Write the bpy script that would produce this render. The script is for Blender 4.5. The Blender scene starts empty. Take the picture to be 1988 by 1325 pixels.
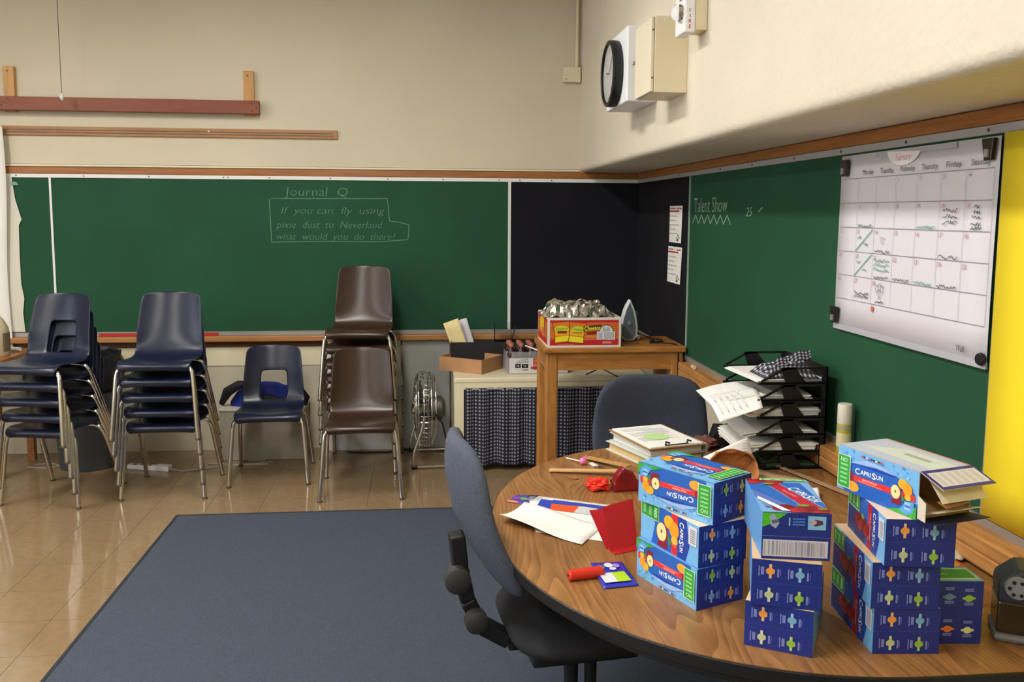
import bpy, bmesh, math, random
from mathutils import Vector, Matrix, noise
random.seed(7)
SC = bpy.context.scene
C = SC.collection
V = Vector
PI = math.pi

# ------------------------------------------------------------------ camera
def cam_axes(p, yw, r):
    f = V((math.sin(yw)*math.cos(p), math.cos(yw)*math.cos(p), -math.sin(p)))
    rt = V((math.cos(yw), -math.sin(yw), 0)); up = rt.cross(f)
    c, s = math.cos(r), math.sin(r)
    return c*rt+s*up, -s*rt+c*up, f
cd = bpy.data.cameras.new('camera'); cam = bpy.data.objects.new('camera', cd); C.objects.link(cam)
cd.sensor_width = 36.0; cd.lens = 1705.96/1988*36; cd.shift_y = -(662.5-602.8)/1988
cd.clip_start = 0.05; cd.clip_end = 60
rt, up, fw = cam_axes(.109761, .1011799, .0058284)
cam.matrix_world = Matrix(((rt.x, up.x, -fw.x, 0), (rt.y, up.y, -fw.y, 0), (rt.z, up.z, -fw.z, 1.7), (0, 0, 0, 1)))
SC.camera = cam

# ------------------------------------------------------------------ world, exposure
w = bpy.data.worlds.new('world'); SC.world = w; w.use_nodes = True
w.node_tree.nodes['Background'].inputs[0].default_value = (.9, .95, 1, 1)
w.node_tree.nodes['Background'].inputs[1].default_value = .3
SC.view_settings.view_transform = 'Standard'; SC.view_settings.look = 'None'
SC.view_settings.gamma = 1; SC.view_settings.use_curve_mapping = False
SC.view_settings.exposure = 0.0
LAMP_W = 60.0            # watts of each ceiling fixture
DAY_W = 45.0            # daylight through the windows of the left wall
ROOM_Z = 3.45
FIXTURES = [(-.75, -1.2), (-.75, 1.5), (-.75, 3.9), (-3.3, -1.2), (-3.3, 1.5), (-3.3, 3.9)]

# ------------------------------------------------------------------ materials
def lin(c):
    c = c/255.0
    return c/12.92 if c <= .04045 else ((c+.055)/1.055)**2.4
def col(c): return (lin(c[0]), lin(c[1]), lin(c[2]), 1)
MT = {}
def M(name, c, rough=.5, metal=0, var=0, scale=12, bump=0, bscale=60, trans=0, spec=.5, coat=0, ior=1.45, alpha=1):
    if name in MT: return MT[name]
    m = bpy.data.materials.new(name); m.use_nodes = True; nt = m.node_tree
    b = nt.nodes['Principled BSDF']; MT[name] = m
    b.inputs['Base Color'].default_value = col(c)
    b.inputs['Roughness'].default_value = rough; b.inputs['Metallic'].default_value = metal
    b.inputs['Transmission Weight'].default_value = trans; b.inputs['IOR'].default_value = ior
    b.inputs['Specular IOR Level'].default_value = spec; b.inputs['Coat Weight'].default_value = coat
    b.inputs['Alpha'].default_value = alpha
    tc = nt.nodes.new('ShaderNodeTexCoord')
    if var:
        n = nt.nodes.new('ShaderNodeTexNoise'); n.inputs['Scale'].default_value = scale; n.inputs['Detail'].default_value = 6
        r = nt.nodes.new('ShaderNodeValToRGB')
        k = col(c); r.color_ramp.elements[0].position = .3; r.color_ramp.elements[1].position = .7
        r.color_ramp.elements[0].color = tuple(max(0, x*(1-var)) for x in k[:3])+(1,)
        r.color_ramp.elements[1].color = tuple(min(1, x*(1+var)) for x in k[:3])+(1,)
        nt.links.new(tc.outputs['Object'], n.inputs['Vector']); nt.links.new(n.outputs['Fac'], r.inputs['Fac'])
        nt.links.new(r.outputs['Color'], b.inputs['Base Color'])
    if bump:
        n2 = nt.nodes.new('ShaderNodeTexNoise'); n2.inputs['Scale'].default_value = bscale; n2.inputs['Detail'].default_value = 5
        bp = nt.nodes.new('ShaderNodeBump'); bp.inputs['Strength'].default_value = bump; bp.inputs['Distance'].default_value = .01
        nt.links.new(tc.outputs['Object'], n2.inputs['Vector']); nt.links.new(n2.outputs['Fac'], bp.inputs['Height'])
        nt.links.new(bp.outputs['Normal'], b.inputs['Normal'])
    return m
def wood(name, c1, c2, sc=(2, 2, 25), rough=.35, rings=False, rot=(0, 0, 0)):
    if name in MT: return MT[name]
    m = bpy.data.materials.new(name); m.use_nodes = True; nt = m.node_tree; MT[name] = m
    b = nt.nodes['Principled BSDF']; b.inputs['Roughness'].default_value = rough
    tc = nt.nodes.new('ShaderNodeTexCoord'); mp = nt.nodes.new('ShaderNodeMapping')
    mp.inputs['Scale'].default_value = sc; mp.inputs['Rotation'].default_value = rot
    nt.links.new(tc.outputs['Object'], mp.inputs['Vector'])
    r = nt.nodes.new('ShaderNodeValToRGB'); r.color_ramp.elements[0].position = .25; r.color_ramp.elements[1].position = .75
    r.color_ramp.elements[0].color = col(c1); r.color_ramp.elements[1].color = col(c2)
    if rings:
        n = nt.nodes.new('ShaderNodeTexNoise'); n.inputs['Scale'].default_value = 1.0; n.inputs['Detail'].default_value = 2
        nt.links.new(mp.outputs['Vector'], n.inputs['Vector'])
        k = nt.nodes.new('ShaderNodeMath'); k.operation = 'MULTIPLY'; k.inputs[1].default_value = 48
        nt.links.new(n.outputs['Fac'], k.inputs[0])
        fr = nt.nodes.new('ShaderNodeMath'); fr.operation = 'FRACT'; nt.links.new(k.outputs[0], fr.inputs[0])
        n3 = nt.nodes.new('ShaderNodeTexNoise'); n3.inputs['Scale'].default_value = 14; n3.inputs['Detail'].default_value = 8
        nt.links.new(mp.outputs['Vector'], n3.inputs['Vector'])
        mx = nt.nodes.new('ShaderNodeMath'); mx.operation = 'MULTIPLY_ADD'; mx.inputs[1].default_value = .30
        nt.links.new(fr.outputs[0], mx.inputs[0])
        k2 = nt.nodes.new('ShaderNodeMath'); k2.operation = 'MULTIPLY'; k2.inputs[1].default_value = .7
        nt.links.new(n3.outputs['Fac'], k2.inputs[0]); nt.links.new(k2.outputs[0], mx.inputs[2])
        nt.links.new(mx.outputs[0], r.inputs['Fac'])
    else:
        n = nt.nodes.new('ShaderNodeTexNoise'); n.inputs['Scale'].default_value = 3; n.inputs['Detail'].default_value = 8
        n.inputs['Distortion'].default_value = .6
        nt.links.new(mp.outputs['Vector'], n.inputs['Vector']); nt.links.new(n.outputs['Fac'], r.inputs['Fac'])
    nt.links.new(r.outputs['Color'], b.inputs['Base Color'])
    return m
def gingham(name, cell, dark, mid, light):
    m = bpy.data.materials.new(name); m.use_nodes = True; nt = m.node_tree; MT[name] = m
    b = nt.nodes['Principled BSDF']; b.inputs['Roughness'].default_value = .9
    tc = nt.nodes.new('ShaderNodeTexCoord'); sx = nt.nodes.new('ShaderNodeSeparateXYZ')
    nt.links.new(tc.outputs['UV'], sx.inputs[0])
    outs = []
    for ax in ('X', 'Y'):
        d = nt.nodes.new('ShaderNodeMath'); d.operation = 'DIVIDE'; d.inputs[1].default_value = cell
        f = nt.nodes.new('ShaderNodeMath'); f.operation = 'FRACT'
        g = nt.nodes.new('ShaderNodeMath'); g.operation = 'GREATER_THAN'; g.inputs[1].default_value = .55
        nt.links.new(sx.outputs[ax], d.inputs[0]); nt.links.new(d.outputs[0], f.inputs[0]); nt.links.new(f.outputs[0], g.inputs[0])
        outs.append(g)
    a = nt.nodes.new('ShaderNodeMath'); a.operation = 'ADD'
    nt.links.new(outs[0].outputs[0], a.inputs[0]); nt.links.new(outs[1].outputs[0], a.inputs[1])
    h = nt.nodes.new('ShaderNodeMath'); h.operation = 'MULTIPLY'; h.inputs[1].default_value = .5
    nt.links.new(a.outputs[0], h.inputs[0])
    r = nt.nodes.new('ShaderNodeValToRGB'); r.color_ramp.interpolation = 'CONSTANT'
    r.color_ramp.elements[0].color = col(dark); r.color_ramp.elements[0].position = 0
    r.color_ramp.elements[1].color = col(light); r.color_ramp.elements[1].position = .75
    e = r.color_ramp.elements.new(.25); e.color = col(mid)
    nt.links.new(h.outputs[0], r.inputs['Fac']); nt.links.new(r.outputs['Color'], b.inputs['Base Color'])
    return m

# ------------------------------------------------------------------ mesh helpers
class MB:
    def __init__(s): s.v = []; s.f = []; s.m = []; s.uv = {}
    def add(s, vs, fs, mi=0):
        o = len(s.v); s.v += [tuple(v) for v in vs]
        for f in fs: s.f.append([i+o for i in f]); s.m.append(mi)
        return s
    def box(s, x0, y0, z0, x1, y1, z1, mi=0):
        return s.add([(x0,y0,z0),(x1,y0,z0),(x1,y1,z0),(x0,y1,z0),(x0,y0,z1),(x1,y0,z1),(x1,y1,z1),(x0,y1,z1)],
            [(3,2,1,0),(4,5,6,7),(0,1,5,4),(1,2,6,5),(2,3,7,6),(3,0,4,7)], mi)
    def bar(s, a, b, w, h, mi=0, up=(0,0,1)):
        a, b = V(a), V(b); d = (b-a).normalized(); u = V(up)
        if abs(d.dot(u)) > .98: u = V((1,0,0))
        x = d.cross(u).normalized()*w/2; y = x.cross(d).normalized()*h/2
        vs = [p+sx*x+sy*y for p in (a, b) for sx, sy in ((-1,-1),(1,-1),(1,1),(-1,1))]
        return s.add(vs, [(0,1,2,3),(7,6,5,4),(0,4,5,1),(1,5,6,2),(2,6,7,3),(3,7,4,0)], mi)
    def tube(s, pts, r, n=8, mi=0, closed=False):
        pts = [V(p) for p in pts]; k = len(pts); rs = r if isinstance(r, (list, tuple)) else [r]*k
        vs = []; prev = None
        for i, p in enumerate(pts):
            a = pts[i-1] if (i > 0 or closed) else p; b = pts[(i+1) % k] if (i < k-1 or closed) else p
            d = (b-a).normalized()
            if prev is None:
                x = d.cross(V((0,0,1)))
                if x.length < .1: x = d.cross(V((1,0,0)))
            else: x = prev-d*prev.dot(d)
            x.normalize(); prev = x; y = d.cross(x)
            vs += [p+rs[i]*(math.cos(t*2*PI/n)*x+math.sin(t*2*PI/n)*y) for t in range(n)]
        fs = []
        for i in range(k if closed else k-1):
            for t in range(n):
                j = (i+1) % k
                fs.append((i*n+t, i*n+(t+1) % n, j*n+(t+1) % n, j*n+t))
        if not closed: fs += [tuple(range(n))[::-1], tuple((k-1)*n+t for t in range(n))]
        return s.add(vs, fs, mi)
    def lathe(s, prof, n=20, o=(0,0,0), ax=(0,0,1), mi=0, sx=1, sy=1, caps=True):
        o = V(o); z = V(ax).normalized(); x = z.cross(V((0,1,0)))
        if x.length < .1: x = z.cross(V((1,0,0)))
        x.normalize(); y = z.cross(x); vs = []
        for r, h in prof:
            vs += [o+z*h+r*(sx*math.cos(t*2*PI/n)*x+sy*math.sin(t*2*PI/n)*y) for t in range(n)]
        fs = []
        for i in range(len(prof)-1):
            for t in range(n): fs.append((i*n+t, i*n+(t+1) % n, (i+1)*n+(t+1) % n, (i+1)*n+t))
        if caps: fs += [tuple(range(n))[::-1], tuple((len(prof)-1)*n+t for t in range(n))]
        return s.add(vs, fs, mi)
    def prism(s, poly, o, u, v, depth, mi=0):
        o, u, v = V(o), V(u).normalized(), V(v).normalized(); n = u.cross(v); k = len(poly)
        a = [o+u*p[0]+v*p[1] for p in poly]; b = [p+n*depth for p in a]
        fs = [tuple(range(k))[::-1], tuple(range(k, 2*k))]+[(i, (i+1) % k, k+(i+1) % k, k+i) for i in range(k)]
        return s.add(a+b, fs, mi)
    def grid(s, nu, nv, fn, mi=0, uvs=None, skip=None):
        o = len(s.v); s.v += [tuple(fn(i/nu, j/nv)) for j in range(nv+1) for i in range(nu+1)]
        for j in range(nv):
            for i in range(nu):
                if skip and skip(i, j): continue
                if uvs:
                    s.uv[len(s.f)] = [(a/nu*uvs[0], b/nv*uvs[1]) for a, b in ((i,j),(i+1,j),(i+1,j+1),(i,j+1))]
                s.f.append([o+j*(nu+1)+i, o+j*(nu+1)+i+1, o+(j+1)*(nu+1)+i+1, o+(j+1)*(nu+1)+i]); s.m.append(mi)
        return s
    def mesh(s, name, mats):
        me = bpy.data.meshes.new(name); me.from_pydata(s.v, [], s.f)
        for m in (mats if isinstance(mats, (list, tuple)) else [mats]): me.materials.append(m)
        for p, k in zip(me.polygons, s.m): p.material_index = k
        if s.uv:
            l = me.uv_layers.new(name='UVMap')
            for p in me.polygons:
                if p.index in s.uv:
                    for li, c in zip(p.loop_indices, s.uv[p.index]): l.data[li].uv = c
        me.update(); return me
    def build(s, name, mats, parent=None, smooth=0, bevel=0, sub=0, solid=0, seg=2, fix=True):
        me = s.mesh(name, mats)
        if fix:
            bm = bmesh.new(); bm.from_mesh(me); bmesh.ops.recalc_face_normals(bm, faces=bm.faces); bm.to_mesh(me); bm.free()
        if smooth:
            me.polygons.foreach_set('use_smooth', [True]*len(me.polygons)); me.set_sharp_from_angle(angle=math.radians(smooth))
        return link(name, me, parent, bevel, sub, solid, seg)
def link(name, me, parent=None, bevel=0, sub=0, solid=0, seg=2):
    o = bpy.data.objects.new(name, me); C.objects.link(o)
    if parent: o.parent = parent
    if solid:
        m = o.modifiers.new('solid', 'SOLIDIFY'); m.thickness = solid; m.offset = -1
    if sub:
        m = o.modifiers.new('sub', 'SUBSURF'); m.levels = m.render_levels = sub
    if bevel:
        m = o.modifiers.new('bevel', 'BEVEL'); m.width = bevel; m.segments = seg; m.limit_method = 'ANGLE'
    return o
def tag(o, label, cat, group=None):
    o['label'] = label; o['category'] = cat
    if group: o['group'] = group
    return o
def thing(name, label, cat, loc=(0,0,0), rz=0, group=None):
    o = bpy.data.objects.new(name, None); C.objects.link(o); o.location = loc; o.rotation_euler = (0,0,math.radians(rz))
    o.empty_display_size = .05
    return tag(o, label, cat, group)
def struct(o): o['kind'] = 'structure'; return o
def dup(root, loc, rz, label, group=None):
    r = root.copy(); C.objects.link(r); r.location = loc; r.rotation_euler = (0,0,math.radians(rz)); r['label'] = label
    if group: r['group'] = group
    for ch in list(root.children):
        c = ch.copy(); C.objects.link(c); c.parent = r
        for g in list(ch.children):
            d = g.copy(); C.objects.link(d); d.parent = c
    return r

# ------------------------------------------------------------------ flat print helper
_tx = {}
def text2d(s, shear=0, thin=0):
    k = (s, shear, thin)
    if k in _tx: return _tx[k]
    cu = bpy.data.curves.new('txt', 'FONT'); cu.body = s; cu.size = 1; cu.shear = shear; cu.offset = -thin
    cu.resolution_u = 2; cu.fill_mode = 'FRONT'
    o = bpy.data.objects.new('txt', cu); C.objects.link(o)
    dg = bpy.context.evaluated_depsgraph_get(); dg.update()
    me = bpy.data.meshes.new_from_object(o.evaluated_get(dg))
    vs = [(v.co.x, v.co.y) for v in me.vertices]; fs = [list(p.vertices) for p in me.polygons]
    bpy.data.objects.remove(o); bpy.data.curves.remove(cu); bpy.data.meshes.remove(me)
    if not vs: vs = [(0,0)]
    x0 = min(v[0] for v in vs); x1 = max(v[0] for v in vs); y0 = min(v[1] for v in vs); y1 = max(v[1] for v in vs)
    _tx[k] = (vs, fs, x0, x1, y0, y1); return _tx[k]
PM = lambda c, r=.45: M('print_%02x%02x%02x' % c, c, r)
class Print:
    """flat ink on a face: u right, v up, seen from outside"""
    def __init__(s, o, u, v, lift=.0004):
        s.o, s.u, s.v = V(o), V(u).normalized(), V(v).normalized(); s.n = s.u.cross(s.v)
        s.mb = MB(); s.mats = []; s.l = 0; s.lift = lift; s.W = None
    def mi(s, c):
        m = PM(c) if isinstance(c, tuple) else c
        if m not in s.mats: s.mats.append(m)
        return s.mats.index(m)
    def p3(s, a, b):
        if s.W: a = min(max(a,.0003),s.W[0]-.0003); b = min(max(b,.0003),s.W[1]-.0003)
        return s.o+s.u*a+s.v*b+s.n*(s.lift+s.l*.00006)
    def poly(s, pts, c): s.l += 1; s.mb.add([s.p3(*p) for p in pts], [tuple(range(len(pts)))], s.mi(c)); return s
    def rect(s, a, b, c_, d, c): return s.poly([(a,b),(c_,b),(c_,d),(a,d)], c)
    def disc(s, a, b, ra, rb, c, n=16, t0=0, t1=2*PI): return s.poly([(a+ra*math.cos(t0+(t1-t0)*i/n), b+rb*math.sin(t0+(t1-t0)*i/n)) for i in range(n)], c)
    def line(s, pts, wd, c):
        s.l += 1
        for (a, b), (e, f) in zip(pts, pts[1:]):
            dx, dy = e-a, f-b; L = math.hypot(dx, dy) or 1; nx, ny = -dy/L*wd/2, dx/L*wd/2
            s.mb.add([s.p3(a+nx,b+ny), s.p3(a-nx,b-ny), s.p3(e-nx,f-ny), s.p3(e+nx,f+ny)], [(0,1,2,3)], s.mi(c))
        return s
    def text(s, t, cx, cy, h, c, rot=0, width=None, shear=0, thin=0, left=False):
        s.l += 1; vs, fs, x0, x1, y0, y1 = text2d(t, shear, thin)
        k = h/.7; kx = k if not width else width/(x1-x0)
        ca, sa = math.cos(rot), math.sin(rot); out = []
        for x, y in vs:
            a = (x-(x0 if left else (x0+x1)/2))*kx; b = (y-.35)*k
            out.append(s.p3(cx+a*ca-b*sa, cy+a*sa+b*ca))
        s.mb.add(out, fs, s.mi(c)); return s
    def scribble(s, cx, cy, wd, h, c, n=10, lw=.002):
        pts = [(cx-wd/2+wd*i/n, cy+h*(random.random()-.5)) for i in range(n+1)]
        return s.line(pts, lw, c)
    def build(s, name, parent): return s.mb.build(name, s.mats, parent, fix=False)
def flip(o, u, v, W, H):
    o, u, v = V(o), V(u), V(v); return o+u*W+v*H, -u, -v

# ------------------------------------------------------------------ shared materials
D, R = 6.353, 1.58
m_wall = M('plaster_cream', (204,194,173), .85, var=.05, scale=1.3, bump=.10, bscale=90)
m_soff = M('plaster_rough', (214,204,186), .85, var=.04, scale=2, bump=.35, bscale=45)
m_low = M('lower_wall_grey', (186,178,156), .8, var=.06, scale=2)
m_white = M('white_metal', (222,222,220), .4)
m_cream = M('cream_paint', (220,211,180), .5, var=.03)
m_alu = M('aluminium', (170,168,165), .4, .6)
m_green = M('chalkboard_green', (28,74,50), .75, var=.12, scale=2.2, spec=.3)
m_black = M('black_paper', (25,25,31), .95, var=.15, scale=3, spec=.2)
m_trim = wood('trim_oak', (128,74,28), (168,108,50), (1, 25, 25), .4)
m_tray = wood('tray_oak', (150,98,50), (186,132,76), (1, 20, 20), .45)
m_oak = wood('table_oak', (122,72,28), (166,106,50), (3, 3, 20), .38)
m_chrome = M('chrome', (212,210,206), .15, 1)
m_navy = M('navy_plastic', (16,24,47), .30, var=.12, scale=30)
m_brown = M('brown_plastic', (51,34,24), .30, var=.10, scale=30)
m_paper = M('white_paper', (232,231,226), .8, var=.02)
m_dark = M('black_plastic', (22,22,24), .42)
m_glide = M('rubber_glide', (70,58,44), .5)
m_chalk = M('chalk', (98,134,112), .95)
m_chalk2 = M('chalk_bright', (150,176,160), .95)
m_card = M('cardboard', (176,132,94), .85, var=.06, scale=14)
m_kraft = M('kraft_paper', (168,112,62), .85, var=.08, scale=10)
m_steel = M('dark_steel', (72,68,64), .35, .9)
m_blackmetal = M('black_metal', (26,25,27), .5, .3)
m_clear = M('clear_plastic', (250,250,250), .05, trans=1, ior=1.3)
INK = (70,72,80)

# ------------------------------------------------------------------ room shell
b = MB().box(-5.4,-3.2,-.12,1.8,D+.12,-.004); floor = struct(b.build('floor', M('floor_grout', (104,85,62), .5)))
mt = M('vinyl_tile', (132,110,82), .10, var=.07, scale=22)
T = .3048; g = .0009
tile_me = MB().box(g,g,-.004,T-g,T-g,0).mesh('tile', mt)
nx0 = -18
for i in range(nx0, 6):
    for j in range(-5, 22):
        x0 = -.03+i*T; y0 = .02+(j-1)*T
        if x0 > 1.45 or y0 > D or x0 < -4.3 or y0 < 2.4: continue
        if x0 > -1.3 and y0+T < 4.9: continue
        o = link('tile', tile_me, floor); o.location = (x0, y0, 0)
        o.location.z = 0
struct(MB().box(-5.4,D,-.12,1.8,D+.12,ROOM_Z).build('wall_back', m_wall))
struct(MB().box(R,-3.2,-.12,R+.12,D,ROOM_Z).build('wall_right', m_low))
# plaster bulkhead over the right hand board, rounded lower edge
pr = [(1.13, ROOM_Z), (1.13, 2.035), (1.133, 2.02), (1.141, 2.008), (1.153, 2.002), (1.17, 2.0), (R, 2.0), (R, ROOM_Z)]
sb = MB(); sb.prism(pr, (0, D, 0), (1,0,0), (0,0,1), 9.5)
struct(sb.build('wall_bulkhead', m_soff, smooth=40))
struct(MB().box(-5.4,-3.2,ROOM_Z,1.8,D+.12,ROOM_Z+.1).build('ceiling', M('ceiling_white', (225,222,212), .9)))
struct(MB().box(-5.4,-3.32,-.12,1.8,-3.2,ROOM_Z).build('wall_rear', m_wall))
# left wall with a band of windows
lw = MB(); lw.box(-5.52,-3.2,-.12,-5.4,D+.12,.95); lw.box(-5.52,-3.2,2.75,-5.4,D+.12,ROOM_Z)
wy = [(-3.2,-2.4),(-.6,-.3),(1.5,1.8),(3.6,D+.12)]
for a, c_ in wy: lw.box(-5.52,a,.95,-5.4,c_,2.75)
struct(lw.build('wall_left', m_wall))
for k, (a, c_) in enumerate([(-2.4,-.6),(-.3,1.5),(1.8,3.6)]):
    f = MB()
    for y in (a, (a+c_)/2-.02, c_-.04): f.box(-5.48,y,.95,-5.42,y+.04,2.75)
    for z in (.95, 1.85, 2.71): f.box(-5.48,a,z,-5.42,c_,z+.04)
    wo = struct(f.build('window_%d' % (k+1), m_white))
    MB().box(-5.452,a,.95,-5.448,c_,2.75).build('pane', M('window_glass', (255,255,255), .02, trans=1, ior=1.05), wo)
    ld = bpy.data.lights.new('daylight', 'AREA'); ld.shape = 'RECTANGLE'; ld.size = 1.7; ld.size_y = 1.7; ld.energy = DAY_W; ld.color = (.9,.96,1)
    lo = bpy.data.objects.new('daylight', ld); C.objects.link(lo); lo.location = (-5.6, (a+c_)/2, 1.85); lo.rotation_euler = (0, -PI/2, 0)
# ceiling fixtures
for k, (x, y) in enumerate(FIXTURES):
    t = thing('ceiling_light', 'white fluorescent ceiling fixture out of frame overhead', 'light', (x, y, ROOM_Z), 0, 'fluorescent fixtures on the ceiling')
    MB().box(-.16,-.62,-.07,.16,.62,0).build('housing', m_white, t)
    e = bpy.data.materials.get('diffuser')
    if not e:
        e = bpy.data.materials.new('diffuser'); e.use_nodes = True
        e.node_tree.nodes['Principled BSDF'].inputs['Emission Color'].default_value = (1,.95,.85,1)
        e.node_tree.nodes['Principled BSDF'].inputs['Emission Strength'].default_value = 3
    MB().box(-.14,-.6,-.078,.14,.6,-.07).build('diffuser', e, t)
    ld = bpy.data.lights.new('tube_light', 'AREA'); ld.shape = 'RECTANGLE'; ld.size = .28; ld.size_y = 1.2; ld.energy = LAMP_W; ld.color = (1,.96,.9)
    lo = bpy.data.objects.new('tube_light', ld); C.objects.link(lo); lo.parent = t; lo.location = (0,0,-.085)

# carpet
rug = MB().box(-1.37,-2.6,0,1.5,4.92,.009).build('rug', M('blue_grey_carpet', (64,72,86), .95, var=.22, scale=160, bump=.6, bscale=400), bevel=.004)
tag(rug, 'large dark blue grey rug with a dark bound edge on the tiled floor', 'rug')
ed = MB().box(-1.385,-2.6,0,-1.37,4.935,.0085).box(-1.37,4.92,0,1.5,4.935,.0085); ed.build('bound_edge', M('carpet_edge', (34,38,46), .9), rug)

# ------------------------------------------------------------------ back wall trim and boards
struct(MB().box(-5.4,D-.022,1.952,1.558,D,1.997).build('trim_1', m_trim, bevel=.004))
struct(MB().box(-5.4,D-.012,2.003,1.13,D,2.0185).box(-5.4,D-.006,2.0185,1.13,D,2.022).build('trim_2', m_cream))
struct(MB().box(-5.4,D-.013,1.9975,1.13,D,2.0025).box(-5.4,D-.0135,2.0165,1.13,D,2.0185).build('trim_gap_shade', M('gap_shade', (74,66,52), .8)))  # thin dark strips standing in for the shade in the trim gaps
struct(MB().box(R-.022,-3.2,1.952,R,D-.022,1.997).build('trim_3', wood('trim_oak_y', (128,74,28), (168,108,50), (25, 1, 25), .4), bevel=.004))
struct(MB().box(-5.4,D-.014,.612,.25,D,.745).box(.25,D-.014,.63,1.5,D,.745).build('trim_4', m_cream))
struct(MB().box(-5.4,D-.02,.747,R,D,.79).build('trim_5', M('dark_ledge', (92,54,24), .5)))
struct(MB().box(-5.4,D-.008,0,R,D,.612).build('baseboard_back', m_low))

cb = thing('chalkboard', 'long green chalkboard on the far wall with a written journal question', 'chalkboard', (0, D, 0))
MB().box(-5.2,-.01,.858,-2.535,0,1.928).build('board_panel', m_green, cb)
MB().box(-2.525,-.01,.858,.612,0,1.928).build('board_panel', m_green, cb)
MB().box(.63,-.01,.858,1.575,0,1.928).build('board_panel', m_green, cb)
MB().box(-2.537,-.016,.858,-2.523,0,1.928).build('divider_strip', m_white, cb)
MB().box(.611,-.018,.858,.631,0,1.928).build('divider_strip', m_white, cb)
MB().box(-5.2,-.018,1.925,1.562,0,1.951).build('top_frame', m_white, cb, bevel=.002)
MB().box(-5.2,-.018,.83,1.56,0,.859).build('bottom_frame', m_alu, cb)
MB().box(-5.2,-.07,.79,1.5,-.001,.828).build('chalk_tray', m_tray, cb, bevel=.006)
sm = MB().lathe([(.005,0),(.005,.003)], 8, (0,-.018,0), (0,-1,0)).mesh('screw', M('screw_head', (90,86,80), .4, .6))
for x in (-2.745,-2.305,-1.875,-1.375,-1.345,-1.065,-.645,-.245,.145,.545,.695,.925):
    link('screw', sm, cb).location = (x, 0, 1.938)
p = Print((0,-.010,0), (1,0,0), (0,0,1))
p.text('Journal  Q', -.745, 1.846, .062, m_chalk, 0, .44, .1, .018)
p.text('If  you can  fly  using', -.63, 1.715, .05, m_chalk, 0, .72, .25, .018)
p.text('pixie  dust  to  Neverland', -.655, 1.615, .05, m_chalk, 0, .74, .25, .018)
p.text('what  would  you  do  there?', -.61, 1.532, .05, m_chalk, 0, .83, .25, .018)
p.line([(-1.06,1.795),(-.6,1.797),(-.25,1.80),(-.243,1.72),(-.236,1.642),(-.17,1.634),(-.10,1.616),(-.099,1.57),(-.108,1.51),(-.3,1.494),(-.7,1.497),(-1.06,1.49),(-1.064,1.62),(-1.07,1.79)], .005, m_chalk)
p.build('chalk_writing', cb)
bp = MB(); bp.grid(10, 2, lambda u, v: (.633+u*.94, D-.014-.002*math.sin(u*9), .858+v*1.066))
tag(bp.build('black_paper', m_black, solid=.002), 'black paper covering the far board between white strip and corner', 'paper')
tag(MB().box(-2.25,D-.03,.829,-1.443,D-.022,.853).build('red_strip', M('red_strip', (170,44,36), .5), bevel=.002), 'long thin red strip lying in the far chalk tray', 'ruler')

# ------------------------------------------------------------------ right wall boards
rb = thing('chalkboard', 'green chalkboard on the right wall with talent show written in chalk', 'chalkboard', (R, 0, 0))
MB().box(-.01,2.262,.858,0,5.085,1.928).build('board_panel', m_green, rb)
MB().box(-.01,5.10,.858,0,6.33,1.928).build('board_panel', m_green, rb)
MB().box(-.016,5.085,.858,0,5.1,1.928).build('divider_strip', M('pale_strip', (150,168,156), .5), rb)
MB().box(-.018,2.238,.858,0,2.262,1.928).build('side_frame', m_alu, rb)
MB().box(-.018,-2.5,1.925,0,6.33,1.951).build('top_frame', M('grey_metal_frame', (168,166,166), .5, .2), rb, bevel=.002)
MB().box(-.02,-2.5,.832,0,6.33,.859).build('bottom_frame', m_alu, rb)
MB().box(-.085,-2.5,.792,0,5.0,.834).box(-.085,-2.5,.75,-.06,5.0,.792).build('chalk_tray', wood('tray_oak_y', (150,98,50), (196,142,80), (20, 1, 20), .45), rb, bevel=.006)
for y in (1.9, 2.33, 2.75, 3.2, 3.62, 4.1, 4.55, 5.3):
    o = link('screw', sm, rb); o.location = (0,y,1.938); o.rotation_euler = (0,0,-PI/2)
p = Print((-.01,0,0), (0,-1,0), (0,0,1))
p.text('Talent Show', -4.73, 1.755, .085, m_chalk2, 0, .56, 0, .014)
p.build('chalk_writing', rb); p = Print((-.01,0,0), (0,-1,0), (0,0,1))
p.line([(-5.03+.053*i, 1.672+(.026 if i % 2 else -.022)) for i in range(13)], .006, m_chalk2)
p.build('chalk_underline', rb); p = Print((-.01,0,0), (0,-1,0), (0,0,1))
p.text('25', -4.14, 1.715, .045, m_chalk2, 0, .08, .2, .01); p.build('chalk_number', rb); p = Print((-.01,0,0), (0,-1,0), (0,0,1)); p.line([(-4.02,1.715),(-3.97,1.735)], .006, m_chalk2)
p.build('chalk_tick', rb)
bp = MB(); bp.grid(2, 8, lambda u, v: (R-.014-.0015*math.sin(v*11), 6.33-v*1.23, .858+u*1.066))
tag(bp.build('black_paper', m_black, solid=.002), 'black paper covering the right wall board beside the corner', 'paper')
yp = MB(); yp.grid(24, 10, lambda u, v: (R-.021-.004*math.sin(u*14+v*3)*v, 2.252-u*3.2, .862+v*1.062))
tag(yp.build('yellow_paper', M('yellow_paper', (238,212,34), .75, var=.03, scale=4), solid=.001, smooth=60), 'bright yellow paper covering the right wall past the calendar', 'paper')
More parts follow.
